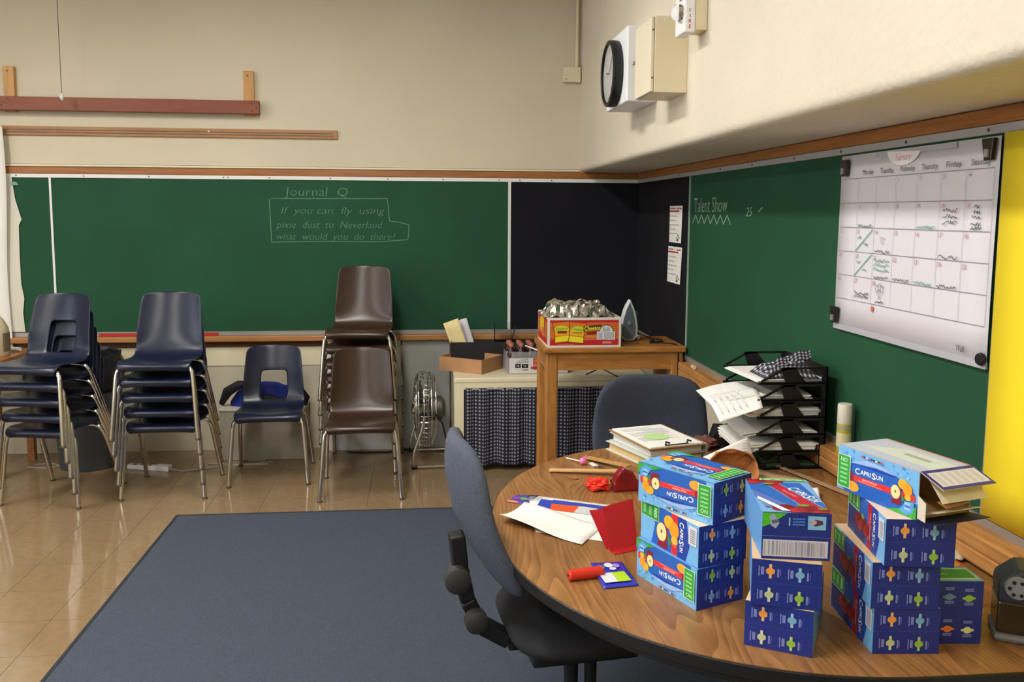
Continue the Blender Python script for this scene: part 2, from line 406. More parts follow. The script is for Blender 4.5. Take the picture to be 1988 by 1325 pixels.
# two notices
for k, (z0, z1, ya, yb, tl) in enumerate([(1.526,1.753,5.48,5.207,0),(1.274,1.50,5.5,5.2,.012)]):
    n = MB(); X = R-.017
    n.grid(4, 4, lambda u, v: (X-.003-.005*u*(1-v), ya+(yb-ya)*u-tl*(v-.5), z0+(z1-z0)*v))
    o = tag(n.build('notice', m_paper, solid=.0006), ['upper white notice with a red heading pinned on black paper','lower white notice with a red heading pinned on black paper'][k], 'notice', 'notices on the black paper')
    p = Print((X-.0085,ya,z0), (0,-1,0), (0,0,1)); W = ya-yb; Hh = z1-z0
    p.rect(.02,Hh-.037,W-.06,Hh-.028,(196,50,66)); p.rect(W-.09,Hh-.02,W-.06,Hh-.012,(196,60,70)); p.rect(W-.04,Hh-.02,W-.015,Hh-.012,(196,60,70))
    p.rect(.03,Hh-.018,.13,Hh-.012,(120,120,130))
    for q in range(5): p.rect(.02,Hh-.06-q*.027,.02+W*(.45+.4*random.random()),Hh-.064-q*.027,(172,174,186))
    for q in range(5): p.rect(W-.09+.02*(q % 3),.012+.014*(q//2),W-.078+.02*(q % 3),.024+.014*(q//2),(60,50,56))
    p.build('print', o)
# calendar
X = R-.02
cal = thing('wall_calendar', 'large white monthly wall calendar clipped to the right chalkboard', 'calendar', (X, 3.185, 1.283))
cw, ch = .915, .635
cg = MB(); cg.grid(8, 6, lambda u, v: (-.0012*math.sin(v*5)-.001*math.sin(u*7), -u*cw, v*ch)); cg.build('sheet', M('calendar_paper_dimmed', (214,212,220), .6), cal, solid=.0008, smooth=60)  # sheet colour greyed down to stand for the weak light on it
p = Print((-.0030,0,0), (0,-1,0), (0,0,1))
p.rect(.25,ch-.018,.72,ch-.002,(176,174,184))
p.disc(.43,ch-.004,.10,.05,(240,236,240),16,PI,2*PI); p.text('February',.43,ch-.026,.022,(206,90,100),0,.09,.1,.01)
gx0, gx1, gy1 = .015, .9, ch-.085; cwid = (gx1-gx0)/7; gh = .088
for i, dn in enumerate(['','Monday','Tuesday','Wednesday','Thursday','Friday','Saturday']):
    if dn: p.text(dn, gx0+cwid*(i+.5), ch-.065, .018, (96,94,102), 0, min(.085, .0125*len(dn)))
for r_ in range(6): p.line([(gx0,gy1-r_*gh),(gx1,gy1-r_*gh)], .0022, (140,138,148))
for i in range(8): p.line([(gx0+i*cwid,gy1),(gx0+i*cwid,gy1-5*gh)], .0014, (176,174,184))
for k in range(28):
    c_ = (k+3) % 7; r_ = (k+3)//7
    p.text(str(k+1), gx0+cwid*c_+.018, gy1-r_*gh-.014, .015, (196,120,128) if k > 8 else (150,144,152))
gn = (60,150,120)
for c_, r_, n in ((1,2,3),(1,3,3)):
    x0 = gx0+c_*cwid; y0 = gy1-(r_+1)*gh
    p.line([(x0+.004,y0+.004),(x0+cwid-.004,y0+gh-.004)], .0035, gn)
    p.scribble(x0+.03,y0+.055,.025,.012,gn,5,.003); p.scribble(x0+.075,y0+.028,.025,.012,gn,5,.003)
for c_, r_, dy, cc in ((4,1,.008,gn),(4,3,.008,gn),(2,3,.05,gn),(2,3,.035,gn),(2,3,.065,gn),(5,2,.008,INK),(3,3,.008,INK),(5,3,.008,INK),(2,3,.008,INK),(2,2,.008,INK),(1,1,.006,INK),(1,4,.02,INK),(1,4,.032,INK)):
    p.scribble(gx0+(c_+.5)*cwid, gy1-(r_+1)*gh+dy, cwid*.78, .012, cc, 26, .0024)
for dy in (.06,.042,.024): p.scribble(gx0+5.5*cwid, gy1-2*gh+dy, .075, .013, INK, 22, .0024)
for dy, ww in ((.07,.02),(.055,.03),(.04,.04),(.02,.045),(.008,.05)): p.scribble(gx0+6.5*cwid, gy1-2*gh+dy, ww, .011, INK, 16, .0024)
hx, hy = gx0+2.5*cwid, gy1-2.45*gh
p.line([(hx+.013*math.sin(t)**3, hy+.011*(math.cos(t)-.35*math.cos(2*t))) for t in [i*2*PI/16 for i in range(17)]], .0022, (190,150,160))
for q in (-1,0,1):
    bx_, by_ = gx0+2.5*cwid+q*.017, gy1-4.35*gh+(.006 if q == 0 else 0)
    p.line([(bx_+.009*math.cos(t), by_+.012*math.sin(t)) for t in [i*2*PI/12 for i in range(13)]], .002, INK)
    p.line([(bx_,by_-.012),(gx0+2.5*cwid,gy1-4.75*gh)], .0015, INK)
p.scribble(gx0+2.5*cwid,gy1-4.85*gh,.05,.01,INK,10,.003); p.disc(gx0+2.15*cwid,gy1-5.18*gh,.008,.011,(214,120,90))
p.text('Wall', .80, .035, .02, (70,70,80), 0, .04)
p.build('calendar_print', cal)
MB().box(-.005,-cw,-.008,.002,0,.012).build('edge_sleeve', M('clear_sleeve', (176,174,184), .3), cal)
for k, (u, v, lb) in enumerate([(.05,.59,'dark metal clip at the calendar upper left corner'),(.885,.60,'dark metal clip at the calendar upper right corner'),(.02,.045,'dark metal clip at the calendar lower left corner')]):
    t = thing('binder_clip', lb, 'clip', (X-.003, 3.185-u, 1.283+v), 0, 'clips holding the calendar')
    MB().prism([(-.026,.03),(.026,.03),(.018,-.03),(-.012,-.03)], (-.004,0,0), (0,-1,0), (0,0,1), .014).build('clip_body', m_steel, t, bevel=.002)
    MB().box(-.024,-.012,-.022,-.017,.004,.0).build('clip_lever', m_alu, t)
o = MB().lathe([(.016,0),(.019,.006),(.016,.014),(.005,.016)], 14, (X-.006,3.185-.905,1.283+.02), (-1,0,0)).build('magnet', m_dark, smooth=40)
tag(o, 'round black magnet at the calendar lower right corner', 'magnet')

# ------------------------------------------------------------------ things on the upper walls
t = thing('wall_rack', 'reddish brown wooden beam on two pale brackets high on the wall', 'rack', (0, D, 0))
MB().box(-3.5,-.075,2.368,-1.112,-.03,2.458).build('beam', wood('red_beam', (112,52,30), (138,70,42), (1, 12, 12), .5), t, bevel=.004)
mbk = wood('pale_pine', (176,126,66), (202,156,92), (10, 10, 1), .5)
for x in (-2.79, -1.222):
    bk = MB().box(x,-.03,2.36,x+.07,0,2.662).build('bracket', mbk, t, bevel=.003)
    MB().lathe([(.006,0),(.006,.003)], 8, (x+.03,-.03,2.63), (0,-1,0)).build('screw', m_steel, bk)
for x, z in ((-1.16,2.385),(-1.13,2.41),(-1.16,2.44),(-2.75,2.44),(-2.79,2.40)):
    MB().lathe([(.005,0),(.005,.002)], 8, (x,-.075,z), (0,-1,0)).build('nail', m_dark, t)
t = thing('display_rail', 'long thin wooden display rail with a grey track below the beam', 'rail', (0, D, 0))
MB().box(-3.5,-.018,2.21,-.592,0,2.27).build('rail', wood('rail_wood', (146,100,60), (176,130,84), (1, 14, 14), .5), t, bevel=.003)
MB().box(-3.5,-.024,2.229,-.625,-.018,2.234).box(-3.5,-.024,2.246,-.625,-.018,2.251).build('track', M('track_grey', (120,100,76), .5), t)
MB().box(-1.47,-.026,2.246,-1.455,-.02,2.258).build('hook', m_alu, t)
t = thing('pull_cord', 'thin beaded pull cord with a white knob hanging before the wall', 'cord', (-2.36, 6.17, 2.44))
MB().tube([(0,0,.02),(0,0,.75),(.006,0,1.0)], .0022, 6).build('cord', M('cord', (88,80,70), .6), t)
MB().lathe([(.004,.03),(.011,.02),(.013,0),(.008,-.012),(.002,-.016)], 10).build('knob', m_white, t, smooth=60)
t = thing('electrical_conduit', 'cream painted pipe running down to a junction box in the corner', 'conduit', (0, D, 0))
MB().tube([(1.098,-.018,ROOM_Z),(1.098,-.018,2.73)], .012, 10).build('pipe', m_cream, t, smooth=50)
jb = MB().box(1.0,-.045,2.632,1.122,0,2.735).build('junction_box', m_cream, t, bevel=.003)
MB().lathe([(.004,0),(.004,.002)], 8, (1.018,-.045,2.652), (0,-1,0)).build('screw', m_steel, jb)
# paper hanging at the left
t = thing('hanging_paper', 'large white paper sheet hanging at the left edge of the chalkboard', 'paper', (0, D-.03, 0))
ph = MB()
def pf(u, v):
    z = 2.262-v*1.55; xr = -2.80+.012*math.sin(v*7)-.02*v
    x = -4.2+(xr+4.2)*u
    return (x, -.006-.03*(u**8)*(.6+.4*math.sin(v*5))-.01*math.sin(u*9+v*4), z)
ph.grid(20, 16, pf); ph.build('sheet', m_paper, t, solid=.001, smooth=80)
tp = MB(); prev = [(2.0-.075,.035),(1.78,.05),(1.64,.085),(1.6,.065),(1.4,.06),(1.2,.06),(1.1,.075),(1.0,.062),(.865,.07)]
pts = [(-2.86,1.925)]+[(-2.81+a,z) for z, a in prev]+[(-2.86,.865)]
tp.prism(pts, (0,.012,0), (1,0,0), (0,0,1), .001); tp.build('tape_strip', M('masking_tape', (208,205,190), .7), t)
MB().prism([(-2.78,1.895),(-2.745,1.895),(-2.73,1.872),(-2.78,1.872)], (0,.0095,0), (1,0,0), (0,0,1), .001).build('tape_piece', M('clear_tape', (120,150,132), .4), t)
MB().lathe([(.006,0),(.006,.003)], 8, (-2.82,-.03,2.25), (0,-1,0)).build('tack', m_steel, t)

# clock, boxes and alarm on the bulkhead
t = thing('wall_clock', 'black rimmed round clock mounted on a white box on the bulkhead', 'clock', (1.13, 4.48, 2.42))
MB().box(-.15,-.235,-.178,0,.235,.18).build('mounting_box', M('white_box', (226,228,232), .45), t, bevel=.006)
rim = MB().lathe([(.150,-.001),(.162,-.001),(.165,.02),(.163,.045),(.15,.05),(.146,.046),(.146,.0),(.150,-.001)], 36, (-.152,0,-.015), (-1,0,0), caps=False); rim.build('rim', m_dark, t, smooth=40)
fc = MB().lathe([(.147,.02),(.147,.034)], 36, (-.152,0,-.015), (-1,0,0)).build('dial', M('dial_white', (226,228,230), .5), t)
p = Print((-.1862,0,-.015), (0,-1,0), (0,0,1))
for k in range(12):
    a = k*PI/6; p.text(str(12 if k == 0 else k), .115*math.sin(a), .115*math.cos(a), .02, (30,30,34))
p.line([(0,0),(-.07,.01)], .009, (20,20,22)); p.line([(0,0),(.06,.075)], .006, (20,20,22)); p.build('hands_and_numerals', fc)
MB().lathe([(.1465,.040),(.1465,.0415)], 36, (-.152,0,-.015), (-1,0,0)).build('glass', M('thin_glass', (255,255,255), .03, trans=1, ior=1.08), t)
MB().lathe([(.009,0),(.009,.012),(.004,.016)], 10, (-.12,-.236,.0), (0,-1,0)).build('knob', m_alu, t)
t = thing('electrical_box', 'beige metal cabinet box beside the clock on the bulkhead', 'box', (1.13, 3.755, 2.22))
MB().box(-.145,0,0,0,.29,.318).build('body', M('beige_metal', (222,210,178), .5), t, bevel=.002)
MB().box(-.16,.004,.003,-.147,.286,.315).build('lid', M('beige_lid', (214,204,180), .5), t, bevel=.002)
for z in (.06, .26): MB().lathe([(.004,0),(.004,.002)], 8, (-.153,.004,z), (0,-1,0)).build('screw', m_steel, t)
t = thing('fire_alarm', 'white fire alarm strobe with a clear lens on a beige box', 'alarm', (1.13, 3.50, 2.43))
MB().box(-.052,0,0,0,.11,.135).build('back_box', M('beige_metal', (222,210,178), .5), t, bevel=.004)
MB().tube([(-.022,.05,.135),(-.022,.05,1.0)], .012, 10).build('pipe', m_cream, t, smooth=50)
fp = MB().box(-.098,-.008,-.012,-.052,.12,.17).build('face_plate', M('alarm_white', (232,232,234), .4), t, bevel=.008)
p = Print((-.098,-.008,-.012), (1,0,0), (0,0,1), .001)
for k, c_ in enumerate('FIRE'): p.text(c_, .024, .085-k*.0205, .0145, (190,40,40) if k > 1 else (60,50,56))
p.build('lettering', fp)
MB().lathe([(.03,0),(.034,.01),(.03,.03),(.015,.042),(.001,.045)], 16, (-.098,.03,.07), (-1,0,0)).build('strobe_lens', m_clear, t, smooth=80)
MB().box(-.104,.02,.035,-.097,.05,.1).build('reflector', m_chrome, t)
for k in range(5): MB().box(-.1,.02,.12+k*.008,-.097,.06,.123+k*.008).build('grille_slot', m_dark, t)

# ------------------------------------------------------------------ stacking school chairs
PROF = [(-.188,.400),(-.206,.422),(-.196,.447),(-.15,.450),(-.07,.442),(.02,.434),(.09,.434),(.135,.447),(.166,.482),(.186,.535),(.203,.60),(.219,.67),(.234,.74),(.246,.80),(.253,.835),(.258,.850)]
HW = [.186,.199,.206,.209,.208,.205,.202,.200,.198,.196,.192,.187,.181,.176,.171,.158]
def shell_mesh(name, mat, hole, kz=.93, dyb=.02):
    nu, nv = 14, len(PROF)-1; mb = MB()
    def fn(u, v):
        j = int(round(v*nv)); y, z = PROF[j]; s = 2*u-1; h = HW[j]
        if z > .46: y += dyb*(z-.46)/.4; z = .46+(z-.46)*kz
        back = max(0, min(1, (z-.45)/.12)) if j > 6 else 0
        sx = s*h
        y2 = y-.05*back*s*s-(.012*abs(s)**4 if j < 3 else 0)*-1
        z2 = z+(.012*s*s if 2 < j < 9 else 0)-(.012*s**4 if j >= nv-1 else 0)-(.010*s**4 if j < 3 else 0)
        if j >= 14: z2 -= .004*abs(s)
        return (sx, y2, z2)
    sk = (lambda i, j: 4 <= i <= 9 and 8 <= j <= 10) if hole else None
    mb.grid(nu, nv, fn, skip=sk)
    me = mb.mesh(name, mat)
    me.polygons.foreach_set('use_smooth', [True]*len(me.polygons)); return me
sh = {'hole': shell_mesh('seat_shell', m_navy, True), 'navy': shell_mesh('seat_shell', m_navy, False), 'brown': shell_mesh('seat_shell', m_brown, False, 1.0, .02)}
def leg_mesh(sx, front):
    if front: pts = [(.240,-.205,.012),(.214,-.168,.36),(.209,-.163,.392),(.196,-.160,.414),(.172,-.158,.424),(.12,-.157,.426),(0,-.157,.426)]
    else: pts = [(.238,.275,.012),(.214,.14,.34),(.208,.122,.38),(.194,.114,.405),(.168,.11,.416),(.1,.108,.419),(0,.108,.419)]
    mb = MB().tube([(x*sx,y,z) for x, y, z in pts], .0132, 10)
    me = mb.mesh('leg', m_chrome); me.polygons.foreach_set('use_smooth', [True]*len(me.polygons)); me.set_sharp_from_angle(angle=.8)
    f = pts[0]; gm = MB().lathe([(.015,0),(.016,.006),(.011,.014)], 12, (f[0]*sx,f[1],0)).mesh('glide', m_glide)
    return me, gm
LEGS = [leg_mesh(s, f) for f in (True, False) for s in (-1, 1)]
def make_chair(kind, label):
    t = thing('school_chair', label, 'chair')
    link('seat_shell', sh[kind], t, sub=2, solid=.0075)
    for me, gm in LEGS:
        l = link('leg', me, t); link('glide', gm, l)
    return t
proto = {k: None for k in sh}
def chair(kind, x, y, rz, z, label, group):
    if proto[kind] is None:
        proto[kind] = c = make_chair(kind, label); c.location = (x,y,z); c.rotation_euler = (0,0,math.radians(rz)); c['group'] = group
        return c
    return dup(proto[kind], (x,y,z), rz, label, group)
def stack(kind, x, y, rz, n, what, group, dz=.097, dy=.028):
    a = math.radians(rz); nm = ['lowest','second','third','fourth','fifth','sixth']
    for k in range(n):
        fx, fy = math.sin(a)*dy*k, -math.cos(a)*dy*k
        pos = 'topmost' if k == n-1 else ('bottom' if k == 0 else nm[k]+' from the bottom')
        chair(kind, x+fx, y+fy, rz, dz*k, '%s, %s in stack' % (what, pos), group)
stack('hole', -2.165, 5.36, -12, 5, 'navy plastic chair with cut-out back at far left', 'chairs in the far left stack')
stack('navy', -1.54, 5.44, 0, 5, 'navy plastic chair with solid back by the bin', 'chairs in the second navy stack')
chair('hole', -.975, 5.655, 3, 0, 'single navy plastic chair with cut-out back before a blue bag', 'single chairs by the wall')
stack('brown', -.412, 5.885, -4, 6, 'brown plastic chair behind the single brown chair', 'chairs in the brown stack', .098, .006)
chair('brown', -.38, 5.325, 2, 0, 'single brown plastic chair standing before the brown stack', 'single chairs by the wall')

# ------------------------------------------------------------------ low things along the far wall
t = thing('side_table', 'brown wooden table at the far left edge carrying a jug', 'table', (-3.0, 5.9, 0))
MB().box(-.5,-.24,.74,.385,.33,.77).build('table_top', m_oak, t, bevel=.006)
for x in (-.45, .3):
    for y in (-.19, .27): MB().box(x,y,0,x+.045,y+.045,.74).build('leg', m_oak, t)
MB().box(-.45,-.17,.2,.32,-.15,.25).build('stretcher', m_oak, t)
o = MB().lathe([(.085,0),(.092,.01),(.092,.15),(.088,.18),(.06,.235),(.035,.262),(.03,.27),(.034,.275),(.034,.3),(.03,.305)], 24, (-2.752,5.905,.77)).build('jug', M('jug_plastic', (196,182,150), .45), smooth=40)
tag(o, 'pale beige plastic jug standing on the left table edge', 'jug')
MB().grid(6, 1, lambda u, v: (.0935*math.cos(-.55+u*.9)*1.0, .0935*math.sin(-.55+u*.9), .03+v*.12)).build('label', M('jug_label', (120,104,84), .6), o).location = (-2.752,5.905,.77)
o = MB().tube([(-2.86,6.12,.79),(-2.66,6.06,.786)], .013, 10).build('paper_roll', m_paper, smooth=50); tag(o, 'thin white paper roll lying on the left table', 'paper')
t = thing('waste_bin', 'grey plastic waste bin behind the far left chair stack', 'bin', (-2.235, 6.03, 0))
MB().lathe([(.18,.0),(.188,.01),(.222,.64),(.228,.65),(.216,.65),(.182,.02)], 28).build('bin_body', M('bin_grey', (72,78,84), .55), t, smooth=40)
lb = MB()
def linf(u, v):
    a = u*2*PI; n = noise.noise(V((math.cos(a)*3, math.sin(a)*3, v*4)))
    r = .222+.02*v+.03*n*(1-abs(2*v-1)*.5); return (r*math.cos(a)*(1-.25*max(0,v-.6)), r*math.sin(a)*(1-.25*max(0,v-.6)), .52+.25*v+.03*n*v)
lb.grid(48, 8, linf); lb.build('bin_liner', M('bin_bag', (30,30,33), .35), t, smooth=80, solid=.002)
t = thing('storage_crate', 'low off-white box against the wall under the blue bag', 'box', (-1.09, 6.05, 0))
MB().box(-.30,0,0,.27,.28,.345).build('body', M('box_offwhite', (150,144,132), .7, var=.12, scale=6), t, bevel=.004)
MB().box(-.305,-.006,.345,.275,.286,.362).build('lid', M('box_lid', (190,186,174), .6), t, bevel=.003)
t = thing('backpack', 'blue and black bag slumped on the low box behind navy chair', 'bag', (-1.09, 6.17, .362))
bg = MB()
def bagf(u, v):
    th = v*PI*.5; a = u*2*PI; n = noise.noise(V((math.cos(a)*1.7, math.sin(a)*1.7, v*2.5+4)))
    r = 1+.16*n
    return (.255*math.cos(a)*math.cos(th)**.7*r, .085*math.sin(a)*math.cos(th)**.7*r, .155*math.sin(th)*r)
bg.grid(32, 9, bagf); bg.build('bag_body', M('royal_blue_cloth', (26,40,132), .75, var=.2, scale=18), t, smooth=80)
MB().tube([(-.30,-.03,.02),(-.25,-.07,.11),(-.17,-.085,.16),(-.08,-.07,.165)], [.02,.035,.03,.018], 10).build('strap', M('bag_black', (20,20,24), .7), t, smooth=80)
MB().tube([(.26,-.03,.0),(.285,-.05,.06),(.25,-.06,.11)], .018, 8).build('strap', M('bag_black', (20,20,24), .7), t, smooth=80)
MB().tube([(-.1,-.09,.05),(.02,-.1,.07),(.13,-.09,.03)], .03, 8).build('pocket_fold', M('bag_black', (20,20,24), .7), t, smooth=80)
# boards leaning on the wall
t = MB().box(-.68,0,0,-.165,.012,.815).build('foam_board', M('foam_white', (206,206,208), .6, var=.04, scale=3)); t.location = (0,6.262,0); t.rotation_euler = (-.055,0,0)
tag(t, 'white foam board leaning against the wall behind brown chairs', 'board')
t = MB().box(-.152,0,0,.188,.012,.80).build('foam_board', M('foam_grey', (150,152,148), .6, var=.05, scale=3)); t.location = (0,6.292,0); t.rotation_euler = (-.04,0,0)
tag(t, 'pale grey board leaning against the wall behind the metal fan', 'board')
# power strip and leads
t = thing('power_strip', 'white power strip on the floor under the second navy stack', 'power strip', (-1.81, 5.88, 0), -16)
MB().box(-.15,-.022,0,.06,.022,.03).build('strip_body', m_white, t, bevel=.004)
MB().box(.055,-.026,0,.15,.026,.036).build('plug_block', m_white, t, bevel=.004)
for k in range(3): MB().box(-.12+k*.055,-.012,.03,-.09+k*.055,.012,.0305).build('socket', m_dark, t)
MB().tube([(.15,0,.012),(.24,-.01,.006),(.34,.06,.005),(.45,.16,.005),(.55,.2,.005),(.72,.26,.005)], .005, 6).build('lead', M('lead_grey', (150,142,128), .6), t, smooth=60)
o = MB().tube([(-1.45,5.97,.005),(-1.3,5.94,.005),(-1.12,5.95,.005),(-1.03,6.0,.005),(-1.08,6.03,.005),(-1.2,6.03,.005)], .005, 6).build('cable', M('lead_grey', (150,142,128), .6), smooth=60)
tag(o, 'looped pale cable on the floor behind the single navy chair', 'cable')
o = MB().tube([(-2.62,5.98,.005),(-2.5,5.95,.005),(-2.42,6.0,.005),(-2.5,6.06,.005),(-2.6,6.04,.005)], .005, 6).build('cable', M('lead_grey', (150,142,128), .6), smooth=60)
tag(o, 'looped pale cable on the floor left of the grey bin', 'cable')
o = MB().tube([(-.55,6.2,.006),(-.4,6.17,.006),(-.25,6.17,.006),(-.15,6.22,.006),(.05,6.24,.006),(.17,6.2,.006)], .006, 6).build('cable', m_dark, smooth=60)
tag(o, 'black cable on the floor along the foam boards', 'cable')

# ------------------------------------------------------------------ drum fan
t = thing('drum_fan', 'round chrome floor fan seen edge on beside the cream cabinet', 'fan', (.01, 5.96, 0), 3)
cz = .365; rad = .255
def ring(x, r, tr, name='grille_ring', mat=m_chrome):
    return MB().tube([(x, r*math.cos(a), cz+r*math.sin(a)) for a in [i*2*PI/36 for i in range(36)]], tr, 6, closed=True).build(name, mat, t, smooth=60)
for x, r in ((-.075,.15),(-.068,.20),(-.055,.24),(-.02,.258),(.03,.256),(.06,.235)): ring(x, r, .004)
wr = MB()
for i in range(40):
    a = i*2*PI/40; ca, sa = math.cos(a), math.sin(a)
    wr.tube([(-.082,.05*ca,cz+.05*sa),(-.07,.2*ca,cz+.2*sa),(-.04,.252*ca,cz+.252*sa),(.0,.26*ca,cz+.26*sa),(.04,.25*ca,cz+.25*sa),(.07,.16*ca,cz+.16*sa),(.078,.07*ca,cz+.07*sa)], .0016, 4)
wo = wr.build('grille_wires', m_chrome, t); wo['kind'] = 'stuff'
MB().lathe([(.05,0),(.055,.008),(.03,.014),(.001,.016)], 20, (-.08,0,cz), (-1,0,0)).build('badge', m_chrome, t, smooth=40)
MB().lathe([(.07,0),(.085,.02),(.085,.08),(.05,.105),(.001,.11)], 22, (.03,0,cz), (1,0,0)).build('motor', M('motor_grey', (96,94,90), .4, .5), t, smooth=40)
for k in range(3):
    bl = MB(); a0 = k*2*PI/3
    bl.grid(6, 4, lambda u, v: (-.03+.05*(u-.5), (.04+.17*v)*math.cos(a0+(u-.5)*1.2), cz+(.04+.17*v)*math.sin(a0+(u-.5)*1.2)))
    bl.build('blade', M('blade_metal', (150,150,148), .3, .8), t, smooth=60, solid=.002)
for y in (-.215, .215):
    st = MB().tube([(-.02,y*1.2,cz),(-.035,y*1.1,cz-.09),(-.085,y,.12),(-.095,y,.05),(-.085,y,.02),(-.05,y,.014),(.17,y,.014)], .011, 8).build('stand_side', m_chrome, t, smooth=60)
    MB().lathe([(.014,0),(.018,.004),(.016,.04)], 10, (-.108,y,.016), (1,0,0)).build('rubber_foot', m_dark, st)
    MB().lathe([(.02,0),(.02,.03)], 10, (-.02,y-.015,cz), (0,1,0)).build('pivot_knob', m_dark, st)
MB().tube([(.17,-.215,.014),(.17,.215,.014)], .011, 8).build('stand_bar', m_chrome, t, smooth=60)
MB().tube([(.05,-.26,cz+.02),(.1,-.255,cz-.05),(.15,-.2,.1),(.2,-.15,.02)], .006, 6).build('power_lead', m_dark, t, smooth=60)

# ------------------------------------------------------------------ curtained cabinet
t = thing('curtained_cabinet', 'low cream cabinet with dark gingham curtains under the far board', 'cabinet', (0, 5.68, 0))
MB().box(.2,0,.59,1.5,.62,.625).build('cabinet_top', m_cream, t, bevel=.008)
MB().box(.2,.01,0,.225,.62,.59).build('side_panel', m_cream, t)
MB().box(1.475,.01,0,1.5,.62,.59).build('side_panel', m_cream, t)
MB().box(.2,0,0,.262,.012,.59).build('front_stile', m_cream, t)
MB().box(1.455,0,0,1.5,.012,.59).build('front_stile', m_cream, t)
MB().box(.262,0,.55,1.455,.012,.59).build('top_rail', m_cream, t)
MB().box(.225,.6,0,1.475,.615,.59).build('back_panel', M('cabinet_inside', (90,84,70), .8), t)
m_ging = gingham('gingham_small', .0235, (15,15,24), (36,38,54), (150,152,164))
for k, (a, c_) in enumerate([(.268,.735),(.735,1.448)]):
    cu = MB(); ln = c_-a
    cu.grid(90, 12, lambda u, v: (a+u*ln+.004*math.sin(u*ln*70), -.012-.011*(1-.35*v)*math.sin(u*ln*58+k+.8*math.sin(u*9))-.006*math.sin(u*ln*23), .035+v*.525+.006*math.sin(u*17)*(1-v)), uvs=(ln*1.18,.525))
    cu.build('curtain', m_ging, t, smooth=80, solid=.0015)
MB().tube([(.262,-.012,.553),(1.455,-.012,.553)], .005, 8).build('curtain_wire', m_alu, t)
# open cardboard tray box
t = thing('cardboard_box', 'small open brown cardboard box on the cabinet corner', 'box', (.386, 5.792, .625), -44.3)
cbx = MB(); th = .004
def wall4(mb, L, W, H, th):
    mb.box(0,0,0,L,W,th); mb.box(0,0,th,L,th,H); mb.box(0,W-th,th,L,W,H); mb.box(0,th,th,th,W-th,H); mb.box(L-th,th,th,L,W-th,H)
t.rotation_euler = (0,0,math.radians(55))
wall4(cbx, .28, .34, .098, .004); cbx.build('carton', m_card, t)
# long black box with papers
t = thing('long_tray', 'long black box behind the drinks on the cabinet', 'tray', (.19, 6.1, .625))
lt = MB(); wall4(lt, .70, .12, .175, .006); lt.build('tray_body', M('black_card', (30,29,33), .75), t)
for k, (x, tlt, h, c_, lbl) in enumerate([(.01,-.34,.19,(222,206,150),'yellowish folded paper sticking out of the long black box'),(.06,-.3,.2,(206,202,208),'folded white leaflet sticking out of the long black box')]):
    g_ = MB(); g_.grid(5, 5, lambda u, v: ((u-.5)*.11, .012*math.sin(u*3.0)+.004*k, v*.3))
    o = g_.build('leaflet', M('leaf%d' % k, c_, .7), solid=.001, smooth=60); o.location = (.19+.09+x,6.15+.02*k,.66); o.rotation_euler = (-.1,tlt,0); tag(o, lbl, 'paper', 'papers in the black box')
    if k:
        p = Print((-.055,-.002,.0), (1,0,0), (0,0,1), .002)
        for q in range(3): p.rect(.028+.016*q,.14,.034+.016*q,.27,(150,146,160))
        p.build('print', o)
t = thing('plastic_holder', 'clear plastic holder standing in the long black box', 'holder', (.50, 6.15, .64))
hh = MB(); wall4(hh, .12, .05, .29, .003); hh.build('holder_body', m_clear, t)
for x, a in ((.02,0.0),(.40-.30,.25)):
    o = MB().tube([(0,0,0),(math.sin(a)*.27,0,.27*math.cos(a))], .004, 8).build('pen', m_dark); o.location = (.48+x,6.13,.645); tag(o, ['upright black pen in the long black box','slanting black pen in the long black box'][a > 0], 'pen')
# drink pack
t = thing('drink_pack', 'shrink wrapped pack of low calorie sports drink bottles on cabinet', 'drinks', (.552, 5.80, .625), 2)
mbt = M('drink_red', (50,24,27), .2); mcap = M('cap_orange', (166,98,78), .45)
bm_ = MB().lathe([(.028,0),(.032,.01),(.032,.06),(.029,.075),(.032,.09),(.032,.13),(.026,.155),(.014,.175),(.013,.18)], 14).mesh('bottle', mbt)
cm_ = MB().lathe([(.0165,.178),(.0175,.18),(.0175,.2),(.015,.204)], 14).mesh('cap', mcap)
for me in (bm_, cm_): me.polygons.foreach_set('use_smooth', [True]*len(me.polygons)); me.set_sharp_from_angle(angle=.7)
for i in range(6):
    for j in range(3):
        o = link('bottle', bm_, t); o.location = (.04+i*.068,.04+j*.068,.001); link('cap', cm_, o)
wp = MB()
def wrapf(u, v):
    a = u*2*PI; r = (abs(math.cos(a))**5+abs(math.sin(a))**5)**(-.2); n = noise.noise(V((math.cos(a)*4,math.sin(a)*4,v*3)))
    return (.21+(.216-.0*v)*r*math.cos(a)*(1-.04*v*v), .108+.114*r*math.sin(a)*(1-.06*v*v), .001+v*.15+.006*n*v)
wp.grid(60, 6, wrapf); wp.build('shrink_wrap', M('wrap_film', (226,224,226), .2, alpha=.28), t, smooth=80)
p = Print((.0,-.0075,.004), (1,0,0), (0,0,1), .0)
p.rect(.02,.0,.205,.105,(204,202,202)); p.rect(.205,.0,.42,.105,(196,198,204))
p.text('LOW', .125, .095, .014, (44,44,50), 0, .05); p.text('CALORIE', .11, .08, .014, (44,44,50), 0, .085)
p.rect(.06,.038,.098,.066,(26,26,30)); p.rect(.104,.036,.148,.064,(26,26,30)); p.text('18',.079,.053,.014,(225,225,225)); p.text('12',.126,.051,.014,(225,225,225))
p.rect(.06,.028,.11,.031,(130,130,134)); p.rect(.11,.02,.15,.028,(130,130,134))
p.rect(.182,.025,.218,.102,(176,44,34)); p.rect(.165,.03,.2,.044,(176,30,34)); p.text('G2',.203,.058,.018,(232,232,232)); p.disc(.2,.085,.012,.012,(214,110,70))
